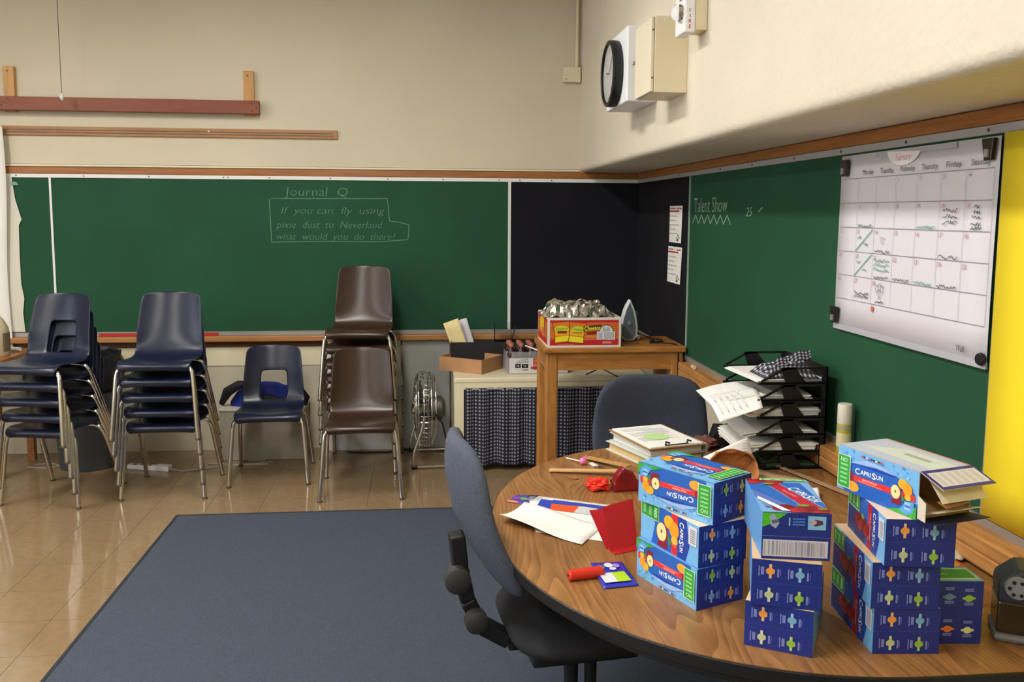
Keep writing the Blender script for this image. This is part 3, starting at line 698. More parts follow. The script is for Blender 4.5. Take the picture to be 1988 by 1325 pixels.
p.rect(.219,.015,.262,.105,(50,104,146)); p.text('G2',.24,.055,.02,(220,232,240)); p.disc(.24,.085,.012,.014,(86,150,190))
p.build('wrap_print', t)
MB().tube([(.13,.02,.19),(.2,0,.165),(.26,-.005,.14),(.34,-.005,.135)], [.004,.007,.008,.007], 8).build('carry_handle', m_white, t, smooth=60)

# ------------------------------------------------------------------ tall wooden table with box, foil and iron
TZ = .92
t = thing('tall_wooden_table', 'tall honey coloured wooden table in the corner', 'table', (0, 0, 0))
mw = wood('honey_oak', (146,92,38), (188,130,64), (2, 12, 12), .42); mwz = wood('honey_oak_z', (146,92,38), (184,126,62), (14, 14, 2), .42)
MB().box(.70,5.035,TZ-.035,1.555,5.49,TZ).build('table_top', mw, t, bevel=.008)
MB().box(.74,5.065,TZ-.14,1.52,5.085,TZ-.035).build('apron', mw, t); MB().box(.74,5.44,TZ-.14,1.52,5.46,TZ-.035).build('apron', mw, t)
MB().box(.722,5.08,TZ-.14,.742,5.45,TZ-.035).build('apron', mw, t); MB().box(1.51,5.08,TZ-.14,1.53,5.45,TZ-.035).build('apron', mw, t)
for x in (.715, 1.47):
    for y in (5.06, 5.41): MB().box(x,y,.0,x+.075,y+.06,TZ-.035).build('leg', mwz, t, bevel=.012)
# snack box
BX0, BX1, BY0, BY1, BH = .722, 1.158, 5.042, 5.47, .176
t = thing('snack_carton', 'red and white carton of cheese snack bags on the tall table', 'box', (BX0, BY0, TZ))
bw, bd = BX1-BX0, BY1-BY0
sc_ = MB(); wall4(sc_, bw, bd, BH, .005); sc_.build('carton', M('carton_white', (222,216,208), .6), t)
fl = MB(); fl.box(.01,.01,BH-.03,bw-.01,bd-.01,BH-.024); fl.build('inner_flap', M('carton_red', (186,36,40), .55), t)
RED, ORG, YEL = (190,34,38), (206,110,44), (232,196,36)
def snackface(p, W):
    p.rect(.013,.012,W-.013,BH-.014,RED)
    p.rect(.013,.05,W-.013,BH-.03,ORG)
    for k in range(7): p.rect(.013,.058+k*.0125,W-.013,.0605+k*.0125,(176,70,30))
p = Print((0,0,0), (1,0,0), (0,0,1)); snackface(p, bw)
def chip_bag(cx, cy, rot, s=1):
    q = lambda a, b_: (cx+(a*math.cos(rot)-b_*math.sin(rot))*s, cy+(a*math.sin(rot)+b_*math.cos(rot))*s)
    p.poly([q(-.052,-.062),(q(.047,-.062)),q(.042,-.02),q(.054,.062),q(-.056,.062),q(-.044,-.01)], (120,36,18))
    p.poly([q(-.047,-.058),(q(.043,-.058)),q(.039,-.02),q(.049,.058),q(-.051,.058),q(-.04,-.01)], (214,116,34))
    p.poly([q(-.046,-.058),(q(.042,-.058)),q(.039,-.025),q(-.042,-.025)], (232,216,38))
    p.poly([q(-.042,-.02),(q(.04,-.02)),q(.043,.02),q(-.043,.02)], (226,170,36))
    p.disc(*q(0,.018),.043*s,.02*s,(196,206,50)); p.rect(*q(-.028,-.006),*q(.03,.004),(132,40,20))
    p.text('Cheetos', *q(0,.02), .017*s, (56,92,34), rot, .074*s, .1)
chip_bag(.085,.092,.10); chip_bag(.175,.088,-.10)
p.poly([(.212,.094),(.318,.102),(.318,.134),(.212,.126)], (96,40,18)); p.text('Cheetos', .265,.114,.027,(224,228,60),.06,.096,.1,-.02)
p.poly([(.228,.09),(.312,.098),(.306,.08),(.236,.074)], (140,34,22)); p.poly([(.22,.058),(.31,.058),(.312,.07),(.24,.072)], (216,140,52))
p.disc(.348,.09,.042,.042,(40,36,36),18,0,PI); p.disc(.348,.09,.039,.039,(214,214,216),18,0,PI); p.text('50',.348,.106,.022,(30,30,34),0,.04)
p.rect(.292,.044,.40,.094,(212,212,214))
for k in range(5): p.rect(.336+k*.012,.05,.344+k*.012,.09,(160,160,168))
p.rect(.3,.05,.325,.086,(176,176,182)); p.rect(.21,.044,.36,.047,(226,150,140)); p.rect(.325,.022,.38,.034,(220,140,130)); p.rect(.06,.017,.16,.019,(230,150,140))
p.build('front_print', t)
p = Print((0,bd,0), (0,-1,0), (0,0,1)); snackface(p, bd); p.disc(.2,.11,.11,.05,YEL); p.disc(.24,.07,.07,.03,(214,116,34)); p.disc(.3,.12,.03,.05,(170,70,30)); p.build('side_print', t)
# foil covered tray
fo = MB()
def foilf(u, v):
    e = min(u,1-u,.8*v,1-v); h = min(1, e*5.5); h = h*h*(3-2*h)
    q = V((u*7,v*6,1.3)); n = noise.noise(q)+.8*noise.noise(q*2.3)
    k = noise.noise(V((u*16,v*14,7)))
    z = TZ+BH+.002+.066*h+.016*n+.012*k
    return (.712+u*.42+.016*noise.noise(V((u*12,v*12,3))), 5.052+v*.37+.016*noise.noise(V((u*12,v*12,8))), max(z, TZ+BH-.012))
fo.grid(46, 34, foilf); o = fo.build('foil_tray', M('crumpled_foil', (240,236,230), .24, 1), solid=.0006)
tag(o, 'crumpled silver foil covering a tray on the snack carton', 'foil')
# iron
t = thing('clothes_iron', 'white and grey clothes iron standing upright beside the snack carton', 'iron', (1.262, 5.27, TZ), 8)
out = [(-.062,.03),(-.060,.09),(-.048,.15),(-.028,.21),(0,.262),(.026,.21),(.044,.15),(.054,.09),(.052,.03),(.03,.005),(-.03,.005)]
MB().prism([(x*.74-.006,z*.88+.012) for x, z in out], (0,-.012,0), (1,0,0), (0,0,1), .006).build('soleplate', M('soleplate', (120,130,148), .3, .45), t, bevel=.002)
MB().prism(out, (0,.03,0), (1,0,0), (0,0,1), .042).build('body_shell', M('iron_white', (216,216,218), .35), t, bevel=.008)
MB().prism([(x*.72,z*.86+.01) for x, z in out], (0,.075,0), (1,0,0), (0,0,1), .045).build('upper_body', M('iron_white', (216,216,218), .35), t, bevel=.012)
MB().tube([(.01,.07,.2),(.03,.11,.21),(.035,.135,.16),(.035,.13,.08),(.02,.10,.04),(.01,.07,.04)], .014, 10).build('handle', M('iron_white', (216,216,218), .35), t, smooth=60)
MB().lathe([(.018,0),(.02,.012),(.014,.02),(.001,.021)], 14, (.046,.045,.165), (1,-.2,0)).build('steam_dial', M('iron_grey', (120,126,134), .4), t, smooth=40)
MB().lathe([(.014,0),(.016,.01),(.01,.018),(.001,.019)], 14, (.05,.045,.125), (1,-.2,0)).build('steam_button', M('iron_grey', (120,126,134), .4), t, smooth=40)
MB().lathe([(.014,0),(.013,.006),(.001,.008)], 14, (-.006,-.0185,.115), (0,-1,0)).build('sole_badge', m_alu, t, smooth=40)
MB().tube([(.03,.06,.03),(.06,.055,.022),(.085,.04,.008)], .008, 8).build('heel_rest', M('iron_white', (216,216,218), .35), t, smooth=60)
MB().tube([(.04,.11,.07),(.075,.1,.045),(.12,.08,.025)], [.012,.012,.007], 8).build('cord_sleeve', M('iron_grey', (120,126,134), .4), t, smooth=60)
MB().tube([(.115,.09,.03),(.16,.04,.008),(.21,-.02,.006),(.19,-.08,.006),(.10,-.10,.006),(.09,-.12,.006),(.15,-.135,.006),(.2,-.15,.006),(.212,-.21,.006),(.214,-.243,.0),(.216,-.248,-.05),(.217,-.25,-.3),(.216,-.24,-.9)], .004, 6).build('power_cord', m_dark, t, smooth=60)
MB().lathe([(.006,0),(.01,.012),(.01,.03)], 8, (.1,-.09,.008), (1,.3,0)).build('plug', m_dark, t)
o = MB().tube([(1.05,5.56,.66),(1.15,5.58,.70),(1.3,5.62,.62),(1.36,5.6,.5),(1.4,5.58,.3),(1.42,5.56,.01)], .004, 6).build('cable', m_dark, smooth=60); tag(o, 'thin black cable dangling behind the tall wooden table', 'cable')
o = MB().tube([(1.51,4.74,.848),(1.515,4.79,.848)], .011, 10).build('chalk_stick', M('chalk_white', (214,190,166), .8)); o.location = (0,-.005,-.003); tag(o, 'stub of chalk on the right tray by the tall table', 'chalk')

# ------------------------------------------------------------------ big half-round work table
ZT = .74
t = thing('work_table', 'large rounded oak laminate table with black edge against the right wall', 'table', (0, 0, 0))
def table_outline(gr=0):
    cx, cy, a, b_ = 1.065, 2.596, .853+gr, .945+gr; n = 2.12
    pts = []
    for i in range(49):
        th = PI/2+PI*i/48; c_, s_ = math.cos(th), math.sin(th)
        pts.append((cx+a*math.copysign(abs(c_)**(2/n), c_), cy+b_*math.copysign(abs(s_)**(2/n), s_)))
    return [(1.565, cy+b_)]+pts+[(1.565, cy-b_)]
ol = table_outline()
m_lam = wood('oak_laminate', (112,74,38), (160,114,66), (2.6, .5, 1), .34, rings=True, rot=(0,0,math.radians(-25)))
MB().prism(ol, (0,0,ZT-.032), (1,0,0), (0,1,0), .032).build('table_top', m_lam, t)
MB().prism(table_outline(.004), (0,0,ZT-.034), (1,0,0), (0,1,0), .0325).build('edge_band', M('black_edge', (18,18,19), .45), t, bevel=.003)
MB().prism(table_outline(-.05), (0,0,ZT-.075), (1,0,0), (0,1,0), .04).build('under_frame', M('dark_underframe', (26,25,25), .7), t)
for x, y in ((.5, 2.5), (.95, 1.95), (.95, 3.25), (1.45, 1.9), (1.45, 3.3)):
    l = MB().tube([(x,y,.012),(x,y,ZT-.07)], .019, 10).build('leg', m_blackmetal, t, smooth=50)
    MB().lathe([(.024,0),(.026,.01),(.02,.02)], 10, (x,y,.009)).build('foot', m_dark, l)

# ------------------------------------------------------------------ task chairs
m_fab = M('blue_grey_fabric', (74,80,94), .95, var=.16, scale=120, bump=.35, bscale=500)
m_fab2 = M('dark_blue_fabric', (60,64,78), .95, var=.14, scale=120, bump=.35, bscale=500)
def task_chair(label, loc, rz, fab, pw, z0, z1, lean):
    t = thing('task_chair', label, 'chair', loc, rz)
    g_ = MB(); zc = (z0+z1)/2; zh = (z1-z0)/2
    def pad(u, v):
        a = u*2*PI; ph = (v-.5)*PI
        e = .34; ca, sa = math.cos(a), math.sin(a)
        r = max(abs(ca), abs(sa)); k = (abs(ca)**4+abs(sa)**4)**-.25
        rr = math.cos(ph)**.55
        X, Z = ca*k*rr, sa*k*rr; Y = math.copysign(abs(math.sin(ph))**.8, math.sin(ph))*.036
        x = X*pw*(1-.10*(Z if Z > 0 else .3*Z)); z = zc+Z*zh
        curve = -.05*X*X*pw/.24
        y = .30+lean*(z-zc)/zh+.028*math.cos(Z*2.2)+curve+Y
        return (x, y, z)
    g_.grid(48, 12, pad); g_.build('backrest', fab, t, smooth=80)
    s_ = MB()
    def seat(u, v):
        a = u*2*PI; ph = (v-.5)*PI; ca, sa = math.cos(a), math.sin(a); k = (abs(ca)**4+abs(sa)**4)**-.25; rr = math.cos(ph)**.45
        return (ca*k*rr*.245, -.02+sa*k*rr*.235, .475+math.copysign(abs(math.sin(ph))**.8, math.sin(ph))*.04-.015*(1 if sa*k*rr < -.8 else 0))
    s_.grid(40, 10, seat); s_.build('seat', M('black_fabric', (26,26,30), .9), t, smooth=80)
    MB().box(-.16,-.16,.40,.16,.16,.44).build('seat_plate', m_dark, t, bevel=.01)
    br = MB(); pl = [(0,.05,.415),(0,.2,.42),(0,.285,.475),(0,.325,.56),(0,.345,.66),(0,.34+lean*.2,.76)]
    for a, c_ in zip(pl, pl[1:]): br.bar(a, c_, .06, .045, up=(1,0,0) if False else (0,1,0.01))
    bo = br.build('back_bracket', m_dark, t, bevel=.006)
    for y, z, r_ in ((.305,.51,.034),(.36,.64,.038)):
        MB().lathe([(r_*.6,-.075),(r_,-.068),(r_,-.034),(.02,-.03),(.02,.03)], 18, (0,y,z), (1,0,0)).build('adjuster_knob', M('knob_grey', (44,44,44), .55), bo, smooth=40)
    MB().lathe([(.03,.1),(.03,.22),(.022,.22),(.022,.41)], 14).build('gas_column', m_dark, t, smooth=40)
    for k in range(5):
        a = k*2*PI/5+.3; ca, sa = math.cos(a), math.sin(a)
        lg = MB().tube([(.02*ca,.02*sa,.11),(.16*ca,.16*sa,.095),(.29*ca,.29*sa,.075)], [.03,.024,.016], 8).build('base_leg', m_dark, t, smooth=60)
        MB().lathe([(.024,-.02),(.03,-.016),(.03,.016),(.024,.02)], 14, (.29*ca,.29*sa,.039), (-sa,ca,0)).build('caster', m_dark, lg, smooth=40)
    return t
task_chair('blue grey office chair in the foreground pushed up to the table', (.445, 2.53, .009), 97, m_fab, .205, .60, 1.06, .075)
task_chair('dark blue office chair on the far side of the table', (1.0, 3.52, .009), -3, m_fab2, .262, .52, .975, .02)

# ------------------------------------------------------------------ juice pouch cartons
BW, BL, BH2 = .147, .245, .105
LB, MBL, DB = (112,172,220), (34,92,178), (26,42,122)
def capri(p, cx, cy, wd, h, rot=0, c_=(236,240,246)):
    ca, sa = math.cos(rot), math.sin(rot); x = -wd/2
    for s_, hh, ww in (('C',h*1.25,.16),('APRI',h*.92,.36),('S',h*1.25,.14),('UN',h*.92,.22)):
        q = x+ww*wd/2+.0; p.text(s_, cx+q*ca, cy+q*sa, hh, c_, rot, ww*wd*.95, 0, -.012); x += ww*wd*1.08
def fruit(p, s, cx, cy, kind):
    if kind == 'punch':
        p.disc(cx+.020*s,cy+.026*s,.016*s,.013*s,(240,170,40)); p.disc(cx+.036*s,cy+.016*s,.015*s,.016*s,(232,150,30)); p.disc(cx+.038*s,cy-.004*s,.010*s,.008*s,(238,176,60))
        p.disc(cx-.001*s,cy-.002*s,.0185*s,.021*s,(150,28,44)); p.disc(cx-.003*s,cy,.0155*s,.018*s,(226,214,150)); p.disc(cx-.003*s,cy+.001*s,.003*s,.004*s,(120,90,50))
        p.poly([(cx+.016*s,cy+.004*s),(cx+.03*s,cy-.012*s),(cx+.02*s,cy-.02*s)], (60,130,60))
        for q in range(4): p.disc(cx+(-.010+.007*q)*s,cy+(-.026+.003*(q % 2))*s,.006*s,.006*s,(130,24,50))
    else:
        for q in range(7): p.disc(cx+(-.024+.009*q)*s,cy+(.008*math.sin(q*2.1))*s,.010*s,.009*s,((150,26,36),(118,18,30),(172,40,44))[q % 3])
        p.disc(cx+.006*s,cy+.014*s,.008*s,.004*s,(110,150,50))
def splash(p, W, H, n=26):
    for k in range(n): p.disc(random.random()*W*.94+.004, H*.76+random.random()*H*.2, .002+.004*random.random(), .001+.003*random.random(), ((96,154,210),(140,192,232),(80,136,200))[k % 3], 8)
def landscape(fr, W, H, kind):
    p = Print(*fr); p.W = (W, H); p.rect(.0005,.0005,W-.0005,H-.0005,LB); splash(p, W, H)
    p.poly([(.1*W,0),(W,0),(W,.32*H),(.1*W,.3*H)], MBL); p.poly([(.12*W,.26*H),(.75*W,.26*H),(.97*W,.5*H),(.74*W,.75*H),(.5*W,.79*H),(.28*W,.75*H),(.16*W,.7*H)], MBL)
    p.poly([(.16*W,.68*H),(.5*W,.76*H),(.73*W,.74*H),(.6*W,.83*H),(.38*W,.85*H)], (150,178,224))
    p.poly([(.14*W,.66*H),(.5*W,.73*H),(.73*W,.72*H),(.73*W,.70*H),(.3*W,.68*H)], (24,48,150))
    red = (214,50,48) if kind == 'punch' else (180,24,44)
    p.poly([(.2*W,.30*H),(.97*W,.35*H),(.97*W,.48*H),(.2*W,.43*H)], red)
    p.text('FRUIT PUNCH' if kind == 'punch' else 'WILD CHERRY', .43*W, .395*H, .0045, (244,214,206), .03, .18*W, 0, -.01)
    p.rect(.28*W,.335*H,.58*W,.35*H,(232,140,130))
    capri(p, .43*W, .56*H, .38*W, .105*H, .04)
    for k in range(5): p.disc(.165*W+.006*(k % 2),(.46-.05*k)*H,.009,.008,(130,30,50))
    p.disc(.22*W,.17*H,.02,.012,(240,160,48)); p.poly([(.18*W,.28*H),(.24*W,.2*H),(.18*W,.1*H)], (240,150,40))
    fruit(p, .86, .76*W, .42*H, kind)
    p.poly([(W*.66,0),(W-.0005,0),(W-.0005,.26*H)], (52,158,54)); p.poly([(.80*W,.08*H),(.88*W,.3*H),(.97*W,.34*H),(.96*W,.12*H),(.88*W,.02*H)], (84,150,212))
    p.rect(.86*W,.13*H,.93*W,.3*H,(140,186,226)); p.rect(.865*W,.19*H,.93*W,.23*H,(50,90,170))
    p.rect(.02*W,.08*H,.185*W,.82*H,(214,236,208)); p.rect(.026*W,.095*H,.178*W,.805*H,(54,152,58))
    p.text('NO', .10*W, .71*H, .010, (206,238,200)); 
    for k in range(5): p.rect(.055*W,(.62-.10*k)*H,.15*W,(.575-.10*k)*H,(132,204,128))
    for k, c_ in enumerate([(206,60,60),(60,50,70),(160,200,220),(206,60,140),(40,50,110),(40,50,110),(228,206,70),(60,50,70),(206,60,50)]): p.rect((.32+.03*k)*W,.895*H,(.345+.03*k)*W,.935*H,c_)
    return p
def portrait(fr, W, H, kind):
    p = Print(*fr); p.W = (W, H); p.rect(.0005,.0005,W-.0005,H-.0005,LB)
    p.poly([(.2*W,0),(.80*W,0),(.86*W,H*.4),(.80*W,H),(.22*W,H),(.26*W,.5*H)], MBL); p.poly([(.66*W,0),(.80*W,0),(.86*W,H*.4),(.80*W,H),(.66*W,H)], (32,62,152))
    if kind != 'punch': p.poly([(.02*W,.02*H),(.5*W,.02*H),(.5*W,.5*H),(.02*W,.7*H)], (30,50,110))
    red = (206,40,46) if kind == 'punch' else (170,20,44)
    p.rect(.555*W,0,.655*W,H-.0005,red); p.text('FRUIT PUNCH' if kind == 'punch' else 'WILD CHERRY', .62*W, .5*H, .0055, (244,206,200), -PI/2, .6*H, 0, -.01)
    p.rect(.575*W,.2*H,.585*W,.8*H,(232,120,120))
    capri(p, .725*W, .5*H, .78*H, .014, -PI/2)
    fruit(p, 1.35, .40*W, .40*H, kind)
    p.rect(.012*W,.60*H,.335*W,.985*H,(196,226,190)); p.rect(.017*W,.615*H,.33*W,.97*H,(48,140,58))
    for k in range(3): p.rect((.05+.1*k)*W,.68*H,(.1+.1*k)*W,.9*H,(112,188,108))
    p.text('NO', .275*W, .8*H, .012, (206,236,200), -PI/2)
    p.rect(.845*W,.48*H,.975*W,.93*H,(206,206,214))
    for k in range(7): p.rect(.875*W,(.53+.05*k)*H,.955*W,(.555+.05*k)*H,(120,124,140))
    return p
def endface(fr, W, H, o4=((222,148,62),(112,160,192),(176,188,140),(134,172,62)), rot=False):
    p = Print(*fr); p.W = (W, H); p.rect(.0003,.0003,W-.0003,H-.0003,DB)
    if not rot: p.rect(.0003,.497*H,W-.0003,.505*H,(52,70,150))
    for (u, v), c_ in zip(((.27,.755),(.69,.73),(.26,.245),(.69,.225)), o4):
        a, b_ = u*W, v*H; r = .0092
        if rot: p.poly([(a-r*1.6,b_-.0025),(a+r*1.6,b_-.0025),(a+r*1.6,b_+.0025),(a-r*1.6,b_+.0025)], c_)
        else: p.poly([(a-.0028,b_-r*1.75),(a+.0028,b_-r*1.75),(a+.0028,b_+r*1.75),(a-.0028,b_+r*1.75)], tuple(min(255, int(x*.7+70)) for x in c_))
        p.disc(a,b_,r*1.05,r*.85,c_,12); p.rect(a-r*.9,b_-r*.5,a+r,b_+r*.5,c_)
        for q in range(4):
            if rot: p.rect(a-.010,b_+(.016 if q < 2 else -.016)+.004*(q % 2),a+.010,b_+(.0185 if q < 2 else -.0135)+.004*(q % 2),(120,130,190))
            else: p.rect(a+(-.025,-.020,.0145,.0205)[q],b_-.012+.003*(q % 2),a+(-.0225,-.0135,.0185,.0215)[q],b_+.011-.002*q,(112,124,188))
    return p
def endface_b(fr, W, H):
    p = Print(*fr); p.W = (W, H); p.rect(.0003,.0003,W-.0003,H-.0003,DB); p.rect(.0003,.49*H,W-.0003,.5*H,(90,100,170))
    p.poly([(.0005,.99*H),(.36*W,.99*H),(.14*W,.76*H),(.0005,.68*H)], (76,176,40))
    p.poly([(.1*W,.93*H),(.17*W,.97*H),(.25*W,.78*H),(.2*W,.66*H),(.13*W,.72*H)], (150,160,186)); p.poly([(.13*W,.83*H),(.23*W,.86*H),(.25*W,.8*H),(.15*W,.75*H)], (90,90,120))
    p.rect(.385*W,.73*H,.405*W,.9*H,(120,176,224))
    for k in range(3): p.rect(.44*W,(.86-.06*k)*H,.62*W,(.895-.06*k)*H,(64,110,190))
    p.rect(.66*W,.66*H,.92*W,.95*H,(120,176,216)); p.poly([(.69*W,.82*H),(.76*W,.88*H),(.87*W,.86*H),(.88*W,.78*H),(.77*W,.73*H)], (90,44,70)); p.disc(.745*W,.82*H,.006,.005,(190,150,160))
    p.rect(.02*W,.06*H,.96*W,.42*H,(196,194,204))
    x = .03
    while x < .93:
        ww = .01+.03*random.random(); p.rect(x*W,.09*H,(x+ww)*W,.39*H,((150,148,164),(168,166,180),(132,130,150))[int(random.random()*3)]); x += ww+.012+.02*random.random()
    return p
m_cart = M('carton_print_blue', (96,150,206), .45); m_cartin = M('carton_inside', (204,172,134), .8)
def carton(x, y, z, ang, kind, label, left=None, left180=False, end='icons', top=None, topmat=None, lean=0):
    t = thing('juice_carton', label, 'juice box', (x,y,z), ang, 'blue juice pouch cartons on the table')
    if lean: t.rotation_euler = (0, lean, math.radians(ang))
    bo = MB().box(.0004,.0004,.0004,BW-.0004,BL-.0004,BH2-.0006).build('carton_body', [m_cart, topmat or m_cart], t, bevel=.0012)
    bo.data.polygons[1].material_index = 1
    fr = ((0,BL,0),(0,-1,0),(0,0,1))
    if left == 'land': landscape(flip(*fr,BL,BH2) if left180 else fr, BL, BH2, kind).build('side_print', t)
    elif left == 'port': portrait(flip(*fr,BL,BH2) if left180 else fr, BL, BH2, kind).build('side_print', t)
    fe = ((0,0,0),(1,0,0),(0,0,1))
    if end == 'icons': endface(fe, BW, BH2).build('end_print', t)
    elif end == 'icons180': endface(flip(*fe,BW,BH2), BW, BH2).build('end_print', t)
    elif end == 'facts': endface_b(fe, BW, BH2).build('end_print', t)
    ft = ((0,BL,BH2),(0,-1,0),(1,0,0))
    if top == 'land180': landscape(flip(*ft,BL,BW), BL, BW, kind).build('top_print', t)
    if top == 'diag':
        p = Print((0,0,BH2),(1,0,0),(0,1,0)); W, H = BW, BL; p.W = (W, H)
        p.rect(.0005,.0005,W-.0005,H-.0005,(118,164,214)); p.poly([(.0,.62*H),(.0,.9*H),(.85*W,.9*H),(W,.25*H),(W,0),(.5*W,0)], (40,100,184)); p.poly([(0,.42*H),(0,.66*H),(.62*W,.05*H),(.4*W,.05*H)], (90,110,190))
        p.poly([(.28*W,.88*H),(.48*W,.88*H),(.92*W,.16*H),(.68*W,.16*H)], (178,30,52)); p.line([(.5*W,.88*H),(.94*W,.16*H)], .0016, (150,190,230)); p.line([(.27*W,.88*H),(.66*W,.16*H)], .0014, (150,190,230))
        p.text('WILD CHERRY', .57*W, .56*H, .008, (232,160,166), -1.15, .055, 0, -.01)
        capri(p, .80*W, .52*H, .115, .022, -1.2)
        fruit(p, 1.6, .16*W, .93*H, 'cherry'); fruit(p, 1.8, .58*W, .10*H, 'cherry'); fruit(p, 1.3, .86*W, .04*H, 'cherry')
        p.disc(.32*W,.82*H,.014,.006,(110,160,50)); p.rect(.22*W,.935*H,.97*W,H-.001,(196,226,180)); p.rect(.24*W,.945*H,.96*W,H-.003,(70,170,70))
        for k in range(4): p.rect((.3+.17*k)*W,.95*H,(.39+.17*k)*W,H-.005,(150,214,140))
        p.rect(.07*W,.12*H,.16*W,.3*H,(110,130,176)); p.poly([(.02*W,.34*H),(.3*W,.02*H),(.42*W,.02*H),(.04*W,.42*H)], (214,226,238)); p.build('top_print', t)
    return t
tan = m_cartin
H1, H2_, H3 = ZT, ZT+BH2, ZT+2*BH2
carton(.657, 1.990, H1, 22, 'punch', 'bottom fruit punch juice carton of the left stack, lettering upside down', 'land', True, 'icons180')
carton(.660, 1.995, H2_, 20, 'punch', 'middle fruit punch juice carton of the left stack with vertical lettering', 'port', False, 'icons', topmat=M('carton_raw_edge', (216,198,178), .8))
carton(.695, 1.999, H3, 33, 'punch', 'top fruit punch juice carton of the left stack beside the paper bag', 'land', True, 'icons180', 'land180')
carton(.712, 1.818, H1, -30, 'cherry', 'bottom juice carton of the middle stack at the table edge', None, end='icons', topmat=tan)
carton(.716, 1.797, H2_, -20, 'cherry', 'middle juice carton of the middle stack', None, end='icons', topmat=tan)
carton(.735, 1.795, H3, -12, 'cherry', 'top wild cherry juice carton of the middle stack showing a nutrition panel', None, end='facts', top='diag')
carton(.979, 1.751, H1, -5, 'cherry', 'bottom wild cherry juice carton of the right stack', 'port', False, 'icons', topmat=tan)
carton(.970, 1.751, H2_, -7, 'cherry', 'second wild cherry juice carton from the bottom of the right stack', 'port', False, 'icons', topmat=tan)
carton(.984, 1.730, H3, -9, 'cherry', 'third wild cherry juice carton of the right stack under the open one', 'port', False, 'icons', topmat=M('carton_raw_edge', (216,198,178), .8))
# upright carton on its long edge
t = thing('juice_carton', 'juice carton standing on its long edge right of the stacks', 'juice box', (1.142, 1.782, ZT), -5, 'blue juice pouch cartons on the table')
MB().box(.0004,.0004,.0004,BH2-.0004,BL-.0004,BW-.0006).build('carton_body', m_cart, t, bevel=.0012)
endface(((0,0,0),(1,0,0),(0,0,1)), BH2, BW, ((96,130,160),(140,184,60),(214,120,50),(196,206,150)), True).build('end_print', t)
p = Print((0,0,BW),(1,0,0),(0,1,0)); p.rect(.0005,.0005,BH2-.0005,BL-.0005,LB); p.rect(.008,.012,BH2-.006,.07,(206,232,196)); p.rect(.01,.016,BH2-.008,.066,(48,140,58)); p.text('NO', .03, .04, .012, (180,226,170))
p.poly([(0,.085),(BH2,.08),(BH2,.12),(0,.15)], (200,60,50)); p.disc(.08,.1,.02,.02,(226,160,60)); p.poly([(0,.16),(BH2,.13),(BH2,.18),(0,.2)], (60,110,180)); p.build('top_print', t)
# opened carton on top
t = thing('juice_carton', 'opened fruit punch juice carton with raised flaps on top of the stacks', 'juice box', (1.045, 1.716, ZT+3*BH2), 15, 'blue juice pouch cartons on the table')
oc = MB(); th = .0012
oc.box(0,0,0,BW,BL,th); oc.box(0,0,BH2-th,BW,BL,BH2); oc.box(0,0,th,th,BL,BH2-th); oc.box(BW-th,0,th,BW,BL,BH2-th); oc.box(th,BL-th,th,BW-th,BL,BH2-th)
oc.build('carton_body', [m_cartin], t)
landscape(((0,BL,0),(0,-1,0),(0,0,1)), BL, BH2, 'punch').build('side_print', t)
p = Print((0,BL,BH2),(0,-1,0),(1,0,0)); p.rect(.0005,.0005,BL-.0005,BW-.0005,(176,186,206)); p.poly([(.1*BL,.3*BW),(BL,.25*BW),(BL,.75*BW),(.4*BL,.8*BW)], (196,206,196)); p.rect(.5*BL,.5*BW,.8*BL,.6*BW,(150,160,150)); p.rect(.002,.94*BW,BL-.002,BW-.001,(196,140,110)); p.build('top_print', t)
m_flap = M('carton_white_inside', (206,196,178), .8)
def flap(name, pts, mats, prints=None):
    mb = MB(); vs = [V(q) for q in pts]; n = (vs[1]-vs[0]).cross(vs[3]-vs[0]).normalized()*.0012
    mb.add(vs+[q+n for q in vs], [(0,1,2,3),(7,6,5,4),(0,4,5,1),(1,5,6,2),(2,6,7,3),(3,7,4,0)])
    f_ = mb.build(name, mats, t)
    if prints:
        u = vs[1]-vs[0]; v_ = vs[3]-vs[0]; W, H = u.length, v_.length
        p = Print(vs[0], u, v_); p.lift = .0018
        prints(p, W, H); p.build('flap_print', f_)
def facts(p, W, H):
    p.rect(0,0,W,H,(52,48,120)); p.rect(.06*W,.14*H,.96*W,.86*H,(206,204,206))
    for k in range(6): p.rect((.1+.14*k)*W,.2*H,(.19+.14*k)*W,.8*H,(186,184,190))
flap('top_flap', [(.0,-.062,BH2-.022),(BW,-.062,BH2-.022),(BW,0,BH2),(0,0,BH2)], m_flap, facts)
flap('under_flap', [(.012,-.052,BH2-.055),(BW-.01,-.052,BH2-.055),(BW-.01,-.006,BH2-.006),(.012,-.006,BH2-.006)], m_flap)
flap('bottom_flap', [(0,-.055,.006),(BW,-.055,.006),(BW,0,0),(0,0,0)], [M('carton_navy', (30,34,66), .6)])
flap('dust_flap', [(.004,-.05,.03),(BW-.014,-.05,.03),(BW-.006,0,.012),(.004,0,.012)], m_flap)
flap('side_flap', [(-.02,-.04,.01),(-.02,-.04,.05),(0,0,.054),(0,0,.004)], m_flap)
flap('torn_piece', [(.02,-.055,.04),(.085,-.055,.046),(.085,-.03,.052),(.02,-.03,.046)], [M('kraft_inside', (150,104,56), .85)])

